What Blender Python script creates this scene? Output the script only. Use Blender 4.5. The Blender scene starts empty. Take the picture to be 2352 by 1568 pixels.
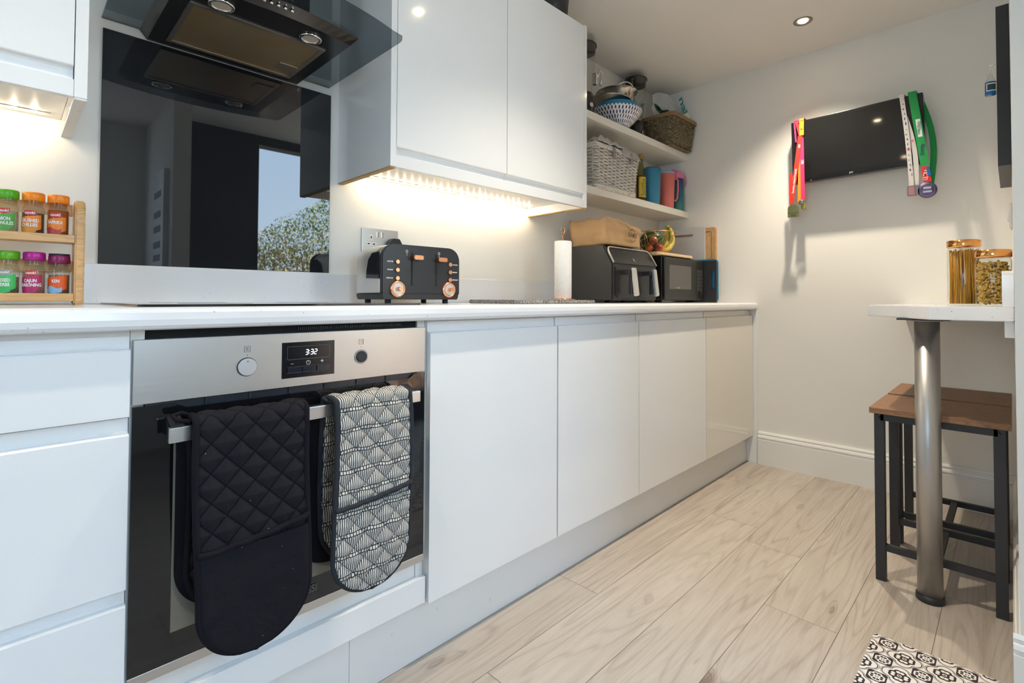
import bpy, bmesh, math, random
from mathutils import Vector, Matrix, noise
random.seed(7)
S = bpy.context.scene
COL = S.collection
PI = math.pi
R = math.radians
# ------------------------------------------------------------ camera
cam_d = bpy.data.cameras.new('camera'); cam = bpy.data.objects.new('camera', cam_d); COL.objects.link(cam)
cam_d.sensor_width = 36; cam_d.lens = 17.705
cam_d.shift_x = -0.02241; cam_d.shift_y = -0.05222
cam_d.clip_start = 0.01
_r = Vector((0.68809994, -0.72560711, 0.00357792)); _u = Vector((-0.01838641, -0.01250629, 0.99975274)); _f = Vector((0.72538294, 0.68799558, 0.02194689))
M = Matrix((_r, _u, -_f)).transposed().to_4x4(); M.translation = Vector((-0.15387, -1.69668, 0.92753))
cam.matrix_world = M
S.camera = cam
# ------------------------------------------------------------ exposure
S.view_settings.view_transform = 'Standard'; S.view_settings.look = 'None'
S.view_settings.gamma = 1; S.view_settings.use_curve_mapping = False
S.view_settings.exposure = 0.73
# ------------------------------------------------------------ sky
W = bpy.data.worlds.new('sky'); S.world = W; W.use_nodes = True
nt = W.node_tree; nt.nodes.clear()
tc = nt.nodes.new('ShaderNodeTexCoord'); sp = nt.nodes.new('ShaderNodeSeparateXYZ'); rp = nt.nodes.new('ShaderNodeValToRGB')
bg = nt.nodes.new('ShaderNodeBackground'); ow = nt.nodes.new('ShaderNodeOutputWorld')
nt.links.new(tc.outputs['Generated'], sp.inputs[0]); nt.links.new(sp.outputs['Z'], rp.inputs[0])
rp.color_ramp.elements[0].position = 0.0; rp.color_ramp.elements[0].color = (.66, .82, 1, 1)
rp.color_ramp.elements[1].position = 0.6; rp.color_ramp.elements[1].color = (.40, .64, 1, 1)
nt.links.new(rp.outputs[0], bg.inputs[0]); bg.inputs[1].default_value = 6.4
nt.links.new(bg.outputs[0], ow.inputs[0])
# ------------------------------------------------------------ sun (falls on the garden, from behind the house)
sd = bpy.data.lights.new('sun', 'SUN'); sd.energy = 44; sd.angle = R(.6); sd.color = (1, .93, .8)
sun = bpy.data.objects.new('sun', sd); COL.objects.link(sun)
sun.rotation_euler = Vector((-.75, -.22, -.6)).to_track_quat('-Z', 'Y').to_euler()
# daylight entering through two windows and an added third (portals guide the sky's own light)
def portal(loc, rot, sx, sy):
    d = bpy.data.lights.new('window_portal', 'AREA'); d.shape = 'RECTANGLE'; d.size = sx; d.size_y = sy
    d.cycles.is_portal = True
    o = bpy.data.objects.new('window_portal', d); COL.objects.link(o); o.location = loc; o.rotation_euler = rot
portal((-2.14, -1.6, 1.5), (R(90), 0, R(-90)), .7, 1.0)  # portal of the added left window
portal((2.1, -2.84, 1.2), (R(-90), 0, R(180)), 1.7, 2.0)
portal((-.03, -3.44, 1.55), (R(-90), 0, R(180)), .7, 1.2)

# ============================================================ materials
MATS = {}
def pm(name, col=(.8, .8, .8), rough=.5, metal=0, spec=.5, coat=0, emit=None, es=0, alpha=None, sheen=0):
    if name in MATS: return MATS[name]
    m = bpy.data.materials.new(name); m.use_nodes = True
    b = m.node_tree.nodes['Principled BSDF']
    b.inputs['Base Color'].default_value = (*col, 1); b.inputs['Roughness'].default_value = rough
    b.inputs['Metallic'].default_value = metal; b.inputs['Specular IOR Level'].default_value = spec
    b.inputs['Coat Weight'].default_value = coat
    if coat: b.inputs['Coat Roughness'].default_value = .05
    if sheen: b.inputs['Sheen Weight'].default_value = sheen
    if emit: b.inputs['Emission Color'].default_value = (*emit, 1); b.inputs['Emission Strength'].default_value = es
    MATS[name] = m
    return m
class N:                                   # tiny expression layer over shader math nodes
    def __init__(s, m): s.t = m.node_tree; s.b = s.t.nodes.get('Principled BSDF')
    def new(s, ty, **k):
        n = s.t.nodes.new(ty)
        for a, v in k.items(): setattr(n, a, v)
        return n
    def link(s, a, b): s.t.links.new(a, b)
    def m(s, op, *a):
        n = s.new('ShaderNodeMath', operation=op)
        for i, v in enumerate(a):
            if isinstance(v, (int, float)): n.inputs[i].default_value = v
            else: s.link(v, n.inputs[i])
        return n.outputs[0]
    def coord(s, kind='Object'):
        n = s.new('ShaderNodeTexCoord'); return n.outputs[kind]
    def sep(s, v):
        n = s.new('ShaderNodeSeparateXYZ'); s.link(v, n.inputs[0]); return n.outputs
    def comb(s, x, y, z):
        n = s.new('ShaderNodeCombineXYZ')
        for i, v in enumerate((x, y, z)):
            if isinstance(v, (int, float)): n.inputs[i].default_value = v
            else: s.link(v, n.inputs[i])
        return n.outputs[0]
    def noise(s, v, scale, detail=3, rough=.5, dist=0, out='Fac'):
        n = s.new('ShaderNodeTexNoise'); s.link(v, n.inputs['Vector'])
        n.inputs['Scale'].default_value = scale; n.inputs['Detail'].default_value = detail
        n.inputs['Roughness'].default_value = rough; n.inputs['Distortion'].default_value = dist
        return n.outputs[out]
    def vor(s, v, scale, out='Distance', feat='F1'):
        n = s.new('ShaderNodeTexVoronoi', feature=feat); s.link(v, n.inputs['Vector']); n.inputs['Scale'].default_value = scale
        return n.outputs[out]
    def mapv(s, v, sc=(1, 1, 1), loc=(0, 0, 0)):
        n = s.new('ShaderNodeMapping'); s.link(v, n.inputs[0]); n.inputs['Scale'].default_value = sc; n.inputs['Location'].default_value = loc
        return n.outputs[0]
    def ramp(s, f, stops):
        n = s.new('ShaderNodeValToRGB'); s.link(f, n.inputs[0]); e = n.color_ramp.elements
        while len(e) < len(stops): e.new(.5)
        for i, (p, c) in enumerate(stops): e[i].position = p; e[i].color = (*c, 1)
        return n.outputs[0]
    def mix(s, f, a, b):
        n = s.new('ShaderNodeMix', data_type='RGBA')
        if isinstance(f, (int, float)): n.inputs[0].default_value = f
        else: s.link(f, n.inputs[0])
        for i, v in ((6, a), (7, b)):
            if isinstance(v, tuple): n.inputs[i].default_value = (*v, 1)
            else: s.link(v, n.inputs[i])
        return n.outputs[2]
    def base(s, c): s.link(c, s.b.inputs['Base Color'])
    def rough(s, c): s.link(c, s.b.inputs['Roughness'])
    def bump(s, h, st=.3, d=.001):
        n = s.new('ShaderNodeBump'); s.link(h, n.inputs['Height']); n.inputs['Strength'].default_value = st; n.inputs['Distance'].default_value = d
        s.link(n.outputs[0], s.b.inputs['Normal'])
def thin_glass(name, col, ior=1.45, rough=.02):
    m = bpy.data.materials.new(name); m.use_nodes = True; n = N(m); n.t.nodes.remove(n.b)
    t = n.new('ShaderNodeBsdfTransparent'); t.inputs[0].default_value = (*col, 1)
    g = n.new('ShaderNodeBsdfGlossy'); g.inputs['Roughness'].default_value = rough
    lw = n.new('ShaderNodeLayerWeight'); f0 = ((ior - 1) / (ior + 1)) ** 2
    f = n.m('ADD', n.m('MULTIPLY', n.m('POWER', lw.outputs['Facing'], 5), 1 - f0), f0)
    lw.inputs['Blend'].default_value = .5
    x = n.new('ShaderNodeMixShader'); n.link(f, x.inputs[0]); n.link(t.outputs[0], x.inputs[1]); n.link(g.outputs[0], x.inputs[2])
    n.link(x.outputs[0], n.t.nodes['Material Output'].inputs[0]); MATS[name] = m
    return m
wall_m = pm('wall_paint', (.84, .82, .77), .85)
n = N(wall_m); n.bump(n.noise(n.coord(), 180, 4), .12, .001)
ceil_m = pm('ceiling_paint', (.85, .825, .78), .9)
trim_m = pm('trim_gloss', (.85, .84, .80), .3)
door_m = pm('gloss_white', (.86, .865, .86), .12, coat=.4)
carc_m = pm('carcass_white', (.83, .82, .79), .4)
n = N(carc_m); n.base(n.ramp(n.noise(n.mapv(n.coord(), (12, 3, 12)), 3, 3), [(.68, (.83, .82, .79)), (.78, (.72, .62, .48))]))
edge_m = pm('chipboard_edge', (.50, .32, .13), .7)
black_m = pm('black_plastic', (.018, .018, .02), .38)
matte_black = pm('matte_black_metal', (.022, .022, .024), .5)
dark_m = pm('dark_void', (.006, .006, .007), .8)
pane_m = thin_glass('window_glass', (.97, .98, .97))
clear_m = thin_glass('clear_glass', (.93, .95, .93), 1.4)
smoke_m = thin_glass('smoked_glass', (.50, .54, .56), 1.6)
white_m = pm('white_plastic', (.8, .8, .78), .35)
text_w = pm('print_white', (.85, .85, .85), .5)
text_k = pm('print_black', (.02, .02, .03), .5)
copper_m = pm('copper', (.86, .42, .24), .22, 1)
chrome_m = pm('chrome', (.75, .75, .74), .12, 1)
def brushed(name, col, r, sc):
    m = pm(name, col, r, .9 if 'vertical' in name else 1); n = N(m)
    v = n.noise(n.mapv(n.coord(), sc), 6, 5, .7)
    n.rough(n.m('ADD', n.m('MULTIPLY', v, .22), r - .1)); n.bump(v, .05, .0005)
    return m
steel_m = brushed('brushed_steel', (.56, .55, .53), .33, (1, 1, 120))
steel_v = brushed('brushed_steel_vertical', (.46, .445, .43), .38, (130, 130, 1))
def speck():
    m = pm('speckled_worktop', (.8, .8, .8), .18, coat=.2); n = N(m); c = n.coord()
    nn = n.new('ShaderNodeTexVoronoi'); n.link(c, nn.inputs['Vector']); nn.inputs['Scale'].default_value = 125
    sz = n.sep(nn.outputs['Color'])
    thr = n.m('MULTIPLY', n.m('POWER', sz[0], 7), .19)
    hit = n.m('LESS_THAN', nn.outputs['Distance'], thr)
    col = n.mix(sz[1], (.30, .31, .36), (.55, .53, .52))
    n.base(n.mix(hit, (.80, .80, .81), col))
    return m
top_m = speck()
def wood(name, c1, c2, sc=(2, 14, 14), r=.5, knots=False):
    m = pm(name, c1, r); n = N(m); c = n.mapv(n.coord(), sc)
    a = n.noise(c, 1.6, 4, .55, 1.2); g = n.noise(n.mapv(n.coord(), (sc[0] * 2, sc[1] * 14, sc[2] * 14)), 2, 3)
    f = n.m('ADD', n.m('MULTIPLY', n.m('FRACT', n.m('MULTIPLY', a, 7)), .4), n.m('MULTIPLY', g, .6))
    n.base(n.ramp(f, [(.2, c2), (.75, c1)]))
    return m
beech_m = wood('beech_wood', (.74, .44, .17), (.56, .30, .10), (3, 14, 14), .38)
seat_m = wood('walnut_seat', (.30, .15, .065), (.16, .075, .035), (22, 3, 22), .45)
board_m = wood('board_wood', (.70, .44, .21), (.50, .28, .12), (14, 14, 3), .5)
def granite():
    m = pm('granite', (.3, .3, .3), .3); n = N(m); c = n.coord()
    f = n.noise(c, 160, 4, .8); k = n.vor(c, 220)
    n.base(n.ramp(n.m('ADD', n.m('MULTIPLY', f, .8), n.m('MULTIPLY', k, .25)), [(.38, (.02, .02, .025)), (.5, (.18, .17, .16)), (.62, (.48, .45, .42))]))
    return m
granite_m = granite()
def floor_mat():
    m = pm('oak_laminate', (.6, .5, .4), .42); n = N(m)
    u = n.new('ShaderNodeUVMap'); u.uv_map = 'UVMap'; uv = u.outputs[0]
    c = n.mapv(uv, (.62, 7, 1)); a = n.noise(c, 1.2, 2, .4, .35)
    k = n.noise(n.mapv(uv, (2.2, 7, 1)), 1.3, 2, .4)
    kn = n.m('POWER', n.m('MAXIMUM', n.m('SUBTRACT', n.m('MULTIPLY', k, 1), .66), 0), 1)
    rings = n.m('SINE', n.m('ADD', n.m('MULTIPLY', a, 95), n.m('MULTIPLY', kn, 120)))
    rings = n.m('POWER', n.m('ADD', n.m('MULTIPLY', rings, .5), .5), 5)
    rings = n.m('MULTIPLY', rings, n.noise(n.mapv(uv, (1.5, 3, 1)), 1.5, 2))
    g = n.noise(n.mapv(uv, (9, 260, 1)), 1, 4, .75); g2 = n.noise(n.mapv(uv, (2, 30, 1)), 1, 3, .6)
    at = n.new('ShaderNodeAttribute'); at.attribute_name = 'plank'
    f = n.m('ADD', n.m('ADD', n.m('MULTIPLY', g, .42), n.m('MULTIPLY', g2, .42)), n.m('ADD', n.m('MULTIPLY', rings, -.24), n.m('MULTIPLY', at.outputs['Fac'], .10)))
    dark = n.m('MULTIPLY', kn, 3.0)
    f = n.m('SUBTRACT', f, dark)
    n.base(n.ramp(f, [(.05, (.20, .15, .12)), (.24, (.35, .285, .235)), (.38, (.42, .36, .305)), (.58, (.52, .465, .40))]))
    n.bump(g, .08, .0005)
    return m
floor_m = floor_mat()
# ============================================================ mesh helpers
def BM(): return bmesh.new()
def box(bm, x0, x1, y0, y1, z0, z1, bev=0, seg=2):
    b = bmesh.new(); bmesh.ops.create_cube(b, size=1)
    for v in b.verts: v.co = Vector(((x0 + x1) / 2 + v.co.x * (x1 - x0), (y0 + y1) / 2 + v.co.y * (y1 - y0), (z0 + z1) / 2 + v.co.z * (z1 - z0)))
    if bev: bmesh.ops.bevel(b, geom=b.edges[:], offset=bev, segments=seg, affect='EDGES', profile=.5)
    merge(bm, b); return bm
def merge(bm, b, mat=None):
    vm = {}
    for v in b.verts: vm[v] = bm.verts.new(mat @ v.co if mat else v.co)
    for f in b.faces:
        try: nf = bm.faces.new([vm[v] for v in f.verts]); nf.smooth = f.smooth
        except ValueError: pass
    b.free()
def prism(bm, poly, axis, a0, a1, bev=0):
    # poly in the two remaining axes in xyz order
    b = bmesh.new()
    def mk(p, a):
        if axis == 'x': return (a, p[0], p[1])
        if axis == 'y': return (p[0], a, p[1])
        return (p[0], p[1], a)
    A = [b.verts.new(mk(p, a0)) for p in poly]; B = [b.verts.new(mk(p, a1)) for p in poly]
    b.faces.new(A); b.faces.new(list(reversed(B)))
    k = len(poly)
    for i in range(k): b.faces.new((A[i], B[i], B[(i + 1) % k], A[(i + 1) % k]))
    bmesh.ops.recalc_face_normals(b, faces=b.faces)
    if bev: bmesh.ops.bevel(b, geom=b.edges[:], offset=bev, segments=2, affect='EDGES')
    merge(bm, b); return bm
def rr(x0, x1, z0, z1, r, n=6, rs=None):
    rs = rs or (r, r, r, r)   # corners: x0z0, x1z0, x1z1, x0z1
    P = []
    for (cx, cz, a0), q in zip(((x0, z0, 180), (x1, z0, 270), (x1, z1, 0), (x0, z1, 90)), rs):
        sx = 1 if cx == x0 else -1; sz = 1 if cz == z0 else -1
        if q <= 0: P.append((cx, cz)); continue
        for i in range(n + 1):
            a = R(a0 + 90 * i / n); P.append((cx + sx * q + q * math.cos(a), cz + sz * q + q * math.sin(a)))
    return P
def lathe(bm, prof, c=(0, 0, 0), seg=32, axis='z', cap=True):
    b = bmesh.new(); rings = []
    for r, z in prof:
        if r < 1e-6: rings.append([b.verts.new((0, 0, z))])
        else: rings.append([b.verts.new((r * math.cos(2 * PI * i / seg), r * math.sin(2 * PI * i / seg), z)) for i in range(seg)])
    for A, B in zip(rings, rings[1:]):
        for i in range(seg):
            j = (i + 1) % seg
            if len(A) == 1 and len(B) == 1: continue
            if len(A) == 1: f = b.faces.new((A[0], B[i], B[j]))
            elif len(B) == 1: f = b.faces.new((A[i], B[0], A[j]))
            else: f = b.faces.new((A[i], B[i], B[j], A[j]))
            f.smooth = True
    if cap:
        for Rg in (rings[0], rings[-1]):
            if len(Rg) > 1: b.faces.new(Rg)
    bmesh.ops.recalc_face_normals(b, faces=b.faces)
    rot = {'z': Matrix.Identity(4), 'y': Matrix.Rotation(R(90), 4, 'X'), 'x': Matrix.Rotation(R(90), 4, 'Y')}[axis]
    merge(bm, b, Matrix.Translation(c) @ rot); return bm
def cyl(bm, c, r, h, axis='z', seg=28, bev=0):
    p = [(r, 0), (r, h)] if not bev else [(r - bev, 0), (r - bev * .3, bev * .3), (r, bev), (r, h - bev), (r - bev * .3, h - bev * .3), (r - bev, h)]
    b = bmesh.new(); lathe(b, p, (0, 0, 0), seg, axis); merge(bm, b, Matrix.Translation(c)); return bm
def tube(bm, pts, r, seg=8, closed=False, rad=None, caps=True):
    pts = [Vector(p) for p in pts]; k = len(pts); rings = []; up = None
    for i, p in enumerate(pts):
        if closed: t = pts[(i + 1) % k] - pts[i - 1]
        else: t = pts[min(i + 1, k - 1)] - pts[max(i - 1, 0)]
        t = t.normalized() if t.length > 1e-9 else Vector((0, 0, 1))
        if up is None: up = t.orthogonal().normalized()
        up = (up - t * up.dot(t)); up = up.normalized() if up.length > 1e-6 else t.orthogonal().normalized()
        s = t.cross(up); q = rad[i] if rad else r
        rings.append([bm.verts.new(p + (up * math.cos(2 * PI * j / seg) + s * math.sin(2 * PI * j / seg)) * q) for j in range(seg)])
    pr = list(zip(rings, rings[1:])) + ([(rings[-1], rings[0])] if closed else [])
    for A, B in pr:
        for j in range(seg):
            f = bm.faces.new((A[j], A[(j + 1) % seg], B[(j + 1) % seg], B[j])); f.smooth = True
    if not closed and caps: bm.faces.new(list(reversed(rings[0]))); bm.faces.new(rings[-1])
    return bm
def sheet(bm, fn, nu, nv, closeu=False):
    G = [[bm.verts.new(fn(i / nu, j / nv)) for j in range(nv + 1)] for i in range(nu + (0 if closeu else 1))]
    for i in range(nu):
        i2 = (i + 1) % len(G)
        for j in range(nv):
            f = bm.faces.new((G[i][j], G[i2][j], G[i2][j + 1], G[i][j + 1])); f.smooth = True
    return G
def ico(bm, c, r, sub=3, sc=(1, 1, 1)):
    b = bmesh.new(); bmesh.ops.create_icosphere(b, subdivisions=sub, radius=r)
    for v in b.verts: v.co = Vector((v.co.x * sc[0], v.co.y * sc[1], v.co.z * sc[2]))
    for f in b.faces: f.smooth = True
    merge(bm, b, Matrix.Translation(c)); return bm
def ribbon(bm, pts, wv, th=.0012):
    # thick strip along pts, wv = width vector(s)
    pts = [Vector(p) for p in pts]; ws = wv if isinstance(wv, list) else [Vector(wv)] * len(pts)
    off = Vector((-th, 0, 0)); rows = []
    for p, w in zip(pts, ws):
        w = Vector(w) / 2
        rows.append([bm.verts.new(p - w), bm.verts.new(p + w), bm.verts.new(p + w + off), bm.verts.new(p - w + off)])
    for A, B in zip(rows, rows[1:]):
        for i in range(4): bm.faces.new((A[i], A[(i + 1) % 4], B[(i + 1) % 4], B[i]))
    bm.faces.new(rows[0]); bm.faces.new(rows[-1])
    return bm
def obj(name, bm, mat, parent=None, label=None, auto=True):
    bmesh.ops.recalc_face_normals(bm, faces=bm.faces)
    me = bpy.data.meshes.new(name); bm.to_mesh(me); bm.free(); me.materials.append(mat)
    o = bpy.data.objects.new(name, me); COL.objects.link(o)
    if parent is not None:
        o.parent = parent
        root = parent
        off = Vector((0, 0, 0))
        if not root.get('_local'):
            off = Vector(root.location)
            if root.parent is not None: off = Vector((0, 0, 0)); root_p = root.parent; off = Vector(root_p.location) if not root_p.get('_local') else off
            me.transform(Matrix.Translation(-off))
            if root.parent is not None: pass
        # children of parts share the thing's frame
    if label: o['label'] = label
    return o
LOCAL = set()
def thing(name, label, cat, loc=(0, 0, 0), rot=(0, 0, 0), group=None, local=False):
    o = bpy.data.objects.new(name, None); COL.objects.link(o); o.location = loc; o.rotation_euler = rot
    o.empty_display_size = .05
    o['label'] = label; o['category'] = cat
    if group: o['group'] = group
    if local: o['_local'] = 1; LOCAL.add(o)
    return o
def tag(o, label, cat, group=None, kind=None):
    o['label'] = label; o['category'] = cat
    if group: o['group'] = group
    if kind: o['kind'] = kind
    return o
def struct(name, bm, m):
    o = obj(name, bm, m); o['kind'] = 'structure'; return o
def part_local(p): return p
def text(name, s, size, mapf, mat, parent, bold=0, xs=1.0, align='CENTER', label=None, th=0):
    c = bpy.data.curves.new('lettering', 'FONT'); c.body = s; c.size = size; c.align_x = align; c.align_y = 'CENTER'; c.offset = bold; c.resolution_u = 3
    t = bpy.data.objects.new('lettering', c); COL.objects.link(t)
    dg = bpy.context.evaluated_depsgraph_get(); dg.update()
    me = bpy.data.meshes.new_from_object(t.evaluated_get(dg)); bpy.data.objects.remove(t); bpy.data.curves.remove(c)
    b = bmesh.new(); b.from_mesh(me); bpy.data.meshes.remove(me)
    for v in b.verts: v.co = mapf(v.co.x * xs, v.co.y)
    me = bpy.data.meshes.new(name); b.to_mesh(me); b.free(); me.materials.append(mat)
    o = bpy.data.objects.new(name, me); COL.objects.link(o); o.parent = parent
    if parent is not None and not parent.get('_local') and parent.parent is None: me.transform(Matrix.Translation(-Vector(parent.location)))
    if parent is not None and parent.parent is not None and not parent.parent.get('_local'): me.transform(Matrix.Translation(-Vector(parent.parent.location)))
    return o
def flat(o, xd, yd):
    o = Vector(o); xd = Vector(xd); yd = Vector(yd)
    return lambda x, y: o + xd * x + yd * y
FX = (1, 0, 0); FZ = (0, 0, 1)

# ============================================================ the room
WX = 2.82                                                     # far wall
ZC = 2.264
b = BM(); box(b, -2.1, WX + .1, 0, .12, -.1, 2.5); struct('wall_back', b, wall_m)
b = BM(); box(b, WX, WX + .12, -2.9, 0, -.1, 2.5); struct('wall_far', b, wall_m)
b = BM(); box(b, 1.425, WX, -1.82, -1.70, 0, ZC); struct('wall_right', b, wall_m)
b = BM(); box(b, -2.12, WX + .12, -2.95, .12, ZC, ZC + .2); box(b, -2.12, .72, -3.44, -2.95, ZC, ZC + .2); struct('ceiling', b, ceil_m)
# walls of the space behind the camera
b = BM(); box(b, .60, .70, -3.42, -2.33, 0, ZC); struct('wall_divider', b, wall_m)
b = BM(); box(b, -2.1, -.38, -3.42, -3.30, 0, ZC); box(b, .32, .60, -3.42, -3.30, 0, ZC); box(b, -.38, .32, -3.42, -3.30, 2.16, ZC); box(b, -.38, .32, -3.42, -3.30, -.1, .95); struct('wall_front', b, wall_m)
brown_m = pm('dark_brown_paint', (.05, .042, .038), .6)
b = BM(); box(b, .70, 1.27, -2.92, -2.80, 0, ZC); box(b, 2.85, 2.95, -2.92, -2.8, 0, ZC); box(b, 1.27, 2.85, -2.92, -2.80, 2.19, ZC); box(b, 1.27, 2.85, -2.92, -2.80, -.1, .22); struct('wall_garden', b, brown_m)
b = BM(); box(b, -2.12, -2.0, -3.42, -1.95, 0, ZC); box(b, -2.12, -2.0, -1.25, .12, 0, ZC); box(b, -2.12, -2.0, -1.95, -1.25, 2.0, ZC); box(b, -2.12, -2.0, -1.95, -1.25, -.1, 1.0); struct('wall_left', b, wall_m)
def window(name, axis, a0, a1, z0, z1, c, th=.05):
    e = bpy.data.objects.new(name, None); COL.objects.link(e); e['kind'] = 'structure'; e['_local'] = 1
    b = BM(); w = .055
    def bb(p0, p1, q0, q1):
        if axis == 'y': box(b, p0, p1, c - th / 2, c + th / 2, q0, q1)
        else: box(b, c - th / 2, c + th / 2, p0, p1, q0, q1)
    bb(a0, a0 + w, z0, z1); bb(a1 - w, a1, z0, z1); bb(a0 + w, a1 - w, z0, z0 + w); bb(a0 + w, a1 - w, z1 - w, z1)
    obj('window_frame', b, trim_m, e)
    b = BM()
    if axis == 'y': box(b, a0 + w, a1 - w, c - .003, c + .003, z0 + w, z1 - w)
    else: box(b, c - .003, c + .003, a0 + w, a1 - w, z0 + w, z1 - w)
    obj('pane', b, pane_m, e)
window('window_1', 'y', 1.21, 2.92, .16, 2.25, -2.87)
window('window_added', 'x', -1.98, -1.22, .97, 2.03, -2.07)  # unseen window, added to bring in light from the left
window('window_2', 'y', -.41, .35, .92, 2.18, -3.37)
# floor planks
def floor():
    b = BM(); uvl = b.loops.layers.uv.new('UVMap'); pl = b.loops.layers.float_color.new('plank')
    joints = {0: 1.15, 1: 1.975, 2: 1.834, 3: 1.46, 4: .9, 5: 1.9, -1: .6}
    y = -.540; L = 1.285; g = .0006
    rnd = random.Random(3)
    for r in range(-3, 15):
        y1 = y - .198 * r; y0 = y1 - .198; off = joints.get(r, rnd.uniform(0, L))
        k = int((-2.1 - off) / L) - 1
        while off + k * L < WX:
            x0 = max(off + k * L, -2.1); x1 = min(off + (k + 1) * L, WX); k += 1
            if x1 <= x0 + .01: continue
            if y0 < (-3.45 if x0 < .5 else -2.95): continue
            yy1 = min(y1, 0)
            if yy1 <= y0: continue
            vs = [b.verts.new(p) for p in ((x0 + g, y0 + g, 0), (x1 - g, y0 + g, 0), (x1 - g, yy1 - g, 0), (x0 + g, yy1 - g, 0))]
            f = b.faces.new(vs); du, dv, t = rnd.uniform(0, 40), rnd.uniform(0, 40), rnd.random(); fl = rnd.choice((-1, 1))
            for l in f.loops: l[uvl].uv = (l.vert.co.x * fl + du, l.vert.co.y + dv); l[pl] = (t, t, t, 1)
    o = struct('floor', b, floor_m)
    b = BM(); box(b, -2.1, WX, -2.95, 0, -.06, -.0012); box(b, -2.1, .7, -3.42, -2.95, -.06, -.0012); s = obj('subfloor', b, pm('joint_dark', (.16, .12, .09), .8), o)
floor()
# skirting
def skirt(bm, axis, c, s, a0, a1, h=.181, t=.018):
    P = [(0, 0), (t, 0), (t, h * .76), (t - .004, h * .77), (t - .005, h * .80), (t, h * .83), (t - .003, h * .885), (t - .008, h * .90), (t - .009, h * .93), (t - .006, h * .95), (t - .010, h), (0, h)]
    if axis == 'x': prism(bm, [(c + s * p, z) for p, z in P], 'y', a0, a1)     # runs along y, on a plane x=c
    else: prism(bm, [(c + s * p, z) for p, z in P], 'x', a0, a1)
b = BM(); skirt(b, 'x', WX, -1, -1.70, -.637); struct('baseboard_far', b, trim_m)
b = BM(); skirt(b, 'x', 1.425, -1, -1.84, -1.688, t=.012); struct('baseboard_end', b, trim_m)
b = BM(); skirt(b, 'y', -1.70, 1, 1.4255, WX - .02, t=.012); struct('baseboard_right', b, trim_m)
# garden
grass_m = pm('patio', (.20, .19, .185), .9)
b = BM(); box(b, -8, 9, -12, -2.93, -.3, -.12); struct('ground', b, grass_m)
def bush():
    t = thing('garden_bush', 'sunlit leafy garden bush seen mirrored in the black splashback', 'bush', (2.5, -4.3, -.12))
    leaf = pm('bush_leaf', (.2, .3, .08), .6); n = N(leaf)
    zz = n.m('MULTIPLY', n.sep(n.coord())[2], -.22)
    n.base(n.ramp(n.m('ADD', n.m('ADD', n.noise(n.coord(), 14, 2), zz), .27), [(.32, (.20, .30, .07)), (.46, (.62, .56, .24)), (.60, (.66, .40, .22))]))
    b = BM(); rnd = random.Random(5)
    for i in range(48000):
        a = rnd.uniform(0, 2 * PI); q = rnd.random() ** .5; x = 2.55 + 1.45 * q * math.cos(a); y = -4.3 + .5 * q * math.sin(a)
        top = 1.62 + .45 * math.exp(-((x - 2.5) / .45) ** 2) + .15 * noise.noise(Vector((x * 3, y, 0)))
        z = rnd.uniform(-.1, top)
        if z > 1.5 and rnd.random() < .35: continue
        s = rnd.uniform(.012, .028); m = Matrix.Translation((x, y, z)) @ Matrix.Rotation(rnd.uniform(0, 6.3), 4, 'Z') @ Matrix.Rotation(rnd.uniform(-1.2, 1.2), 4, 'X')
        vs = [b.verts.new(m @ Vector(p)) for p in ((0, -s, 0), (s * .5, 0, s * .1), (0, s, 0), (-s * .5, 0, s * .1))]
        b.faces.new(vs)
    obj('foliage', b, leaf, t)
    b = BM()
    for i in range(14):
        x = 2.6 + rnd.uniform(-1, 1); tube(b, [(x * .3 + 1.8, -4.3, -.12), (x, -4.3 + rnd.uniform(-.2, .2), .8), (x + rnd.uniform(-.1, .1), -4.3, 1.4)], .008, 5)
    obj('stem', b, pm('bark', (.16, .10, .05), .8), t)
bush()
# framed print on the divider wall (only seen mirrored)
t = thing('framed_print', 'pale framed print on the wall, seen mirrored in the black splashback', 'picture', (.59, -2.65, 1.1))
b = BM(); box(b, .57, .5995, -2.82, -2.44, 1.08, 1.80); obj('frame', b, white_m, t)
b = BM()
for z in (1.18, 1.27, 1.38, 1.48, 1.62): box(b, .5685, .5699, -2.74, -2.52, z, z + .045)
obj('print', b, pm('grey_print', (.25, .25, .26), .7), t)

# ============================================================ fitted kitchen
def jdoor(bm, x0, x1, zb, zf, zt, yf=-.61):
    prism(bm, [(yf, zb), (yf, zf - .002), (yf + .002, zf), (yf + .0125, zf + .0015), (yf + .0155, zf + .005), (yf + .0155, zt), (yf + .019, zt), (yf + .019, zb)], 'x', x0, x1)
def base_cab(x0, x1, label, drawers=False, d0=None, d1=None):
    t = thing('base_cabinet', label, 'cabinet', (x0, -.59, .15), group='white base cabinets')
    b = BM(); box(b, x0, x1, -.590, -.02, .153, .8715); obj('carcass', b, carc_m, t)
    return t
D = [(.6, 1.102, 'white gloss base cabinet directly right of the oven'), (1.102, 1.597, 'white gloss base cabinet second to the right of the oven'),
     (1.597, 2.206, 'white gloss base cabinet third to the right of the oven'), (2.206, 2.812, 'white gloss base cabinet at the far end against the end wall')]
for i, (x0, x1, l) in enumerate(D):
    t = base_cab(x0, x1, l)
    b = BM(); jdoor(b, x0 + .003, x1 - .003, .153, .839, .868); obj('door', b, door_m if i < 3 else pm('gloss_warm_lit', (.83, .785, .70), .07, coat=.5), t)  # last door: cream tint puts warm lamplight into the gloss white
t = base_cab(-.605, -.003, 'white gloss drawer cabinet at the left of the oven')
for zb, zf, zt in ((.726, .839, .861), (.437, .696, .722), (.153, .410, .434)):
    b = BM(); jdoor(b, -.602, -.004, zb, zf, zt); obj('drawer', b, door_m, t)
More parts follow.
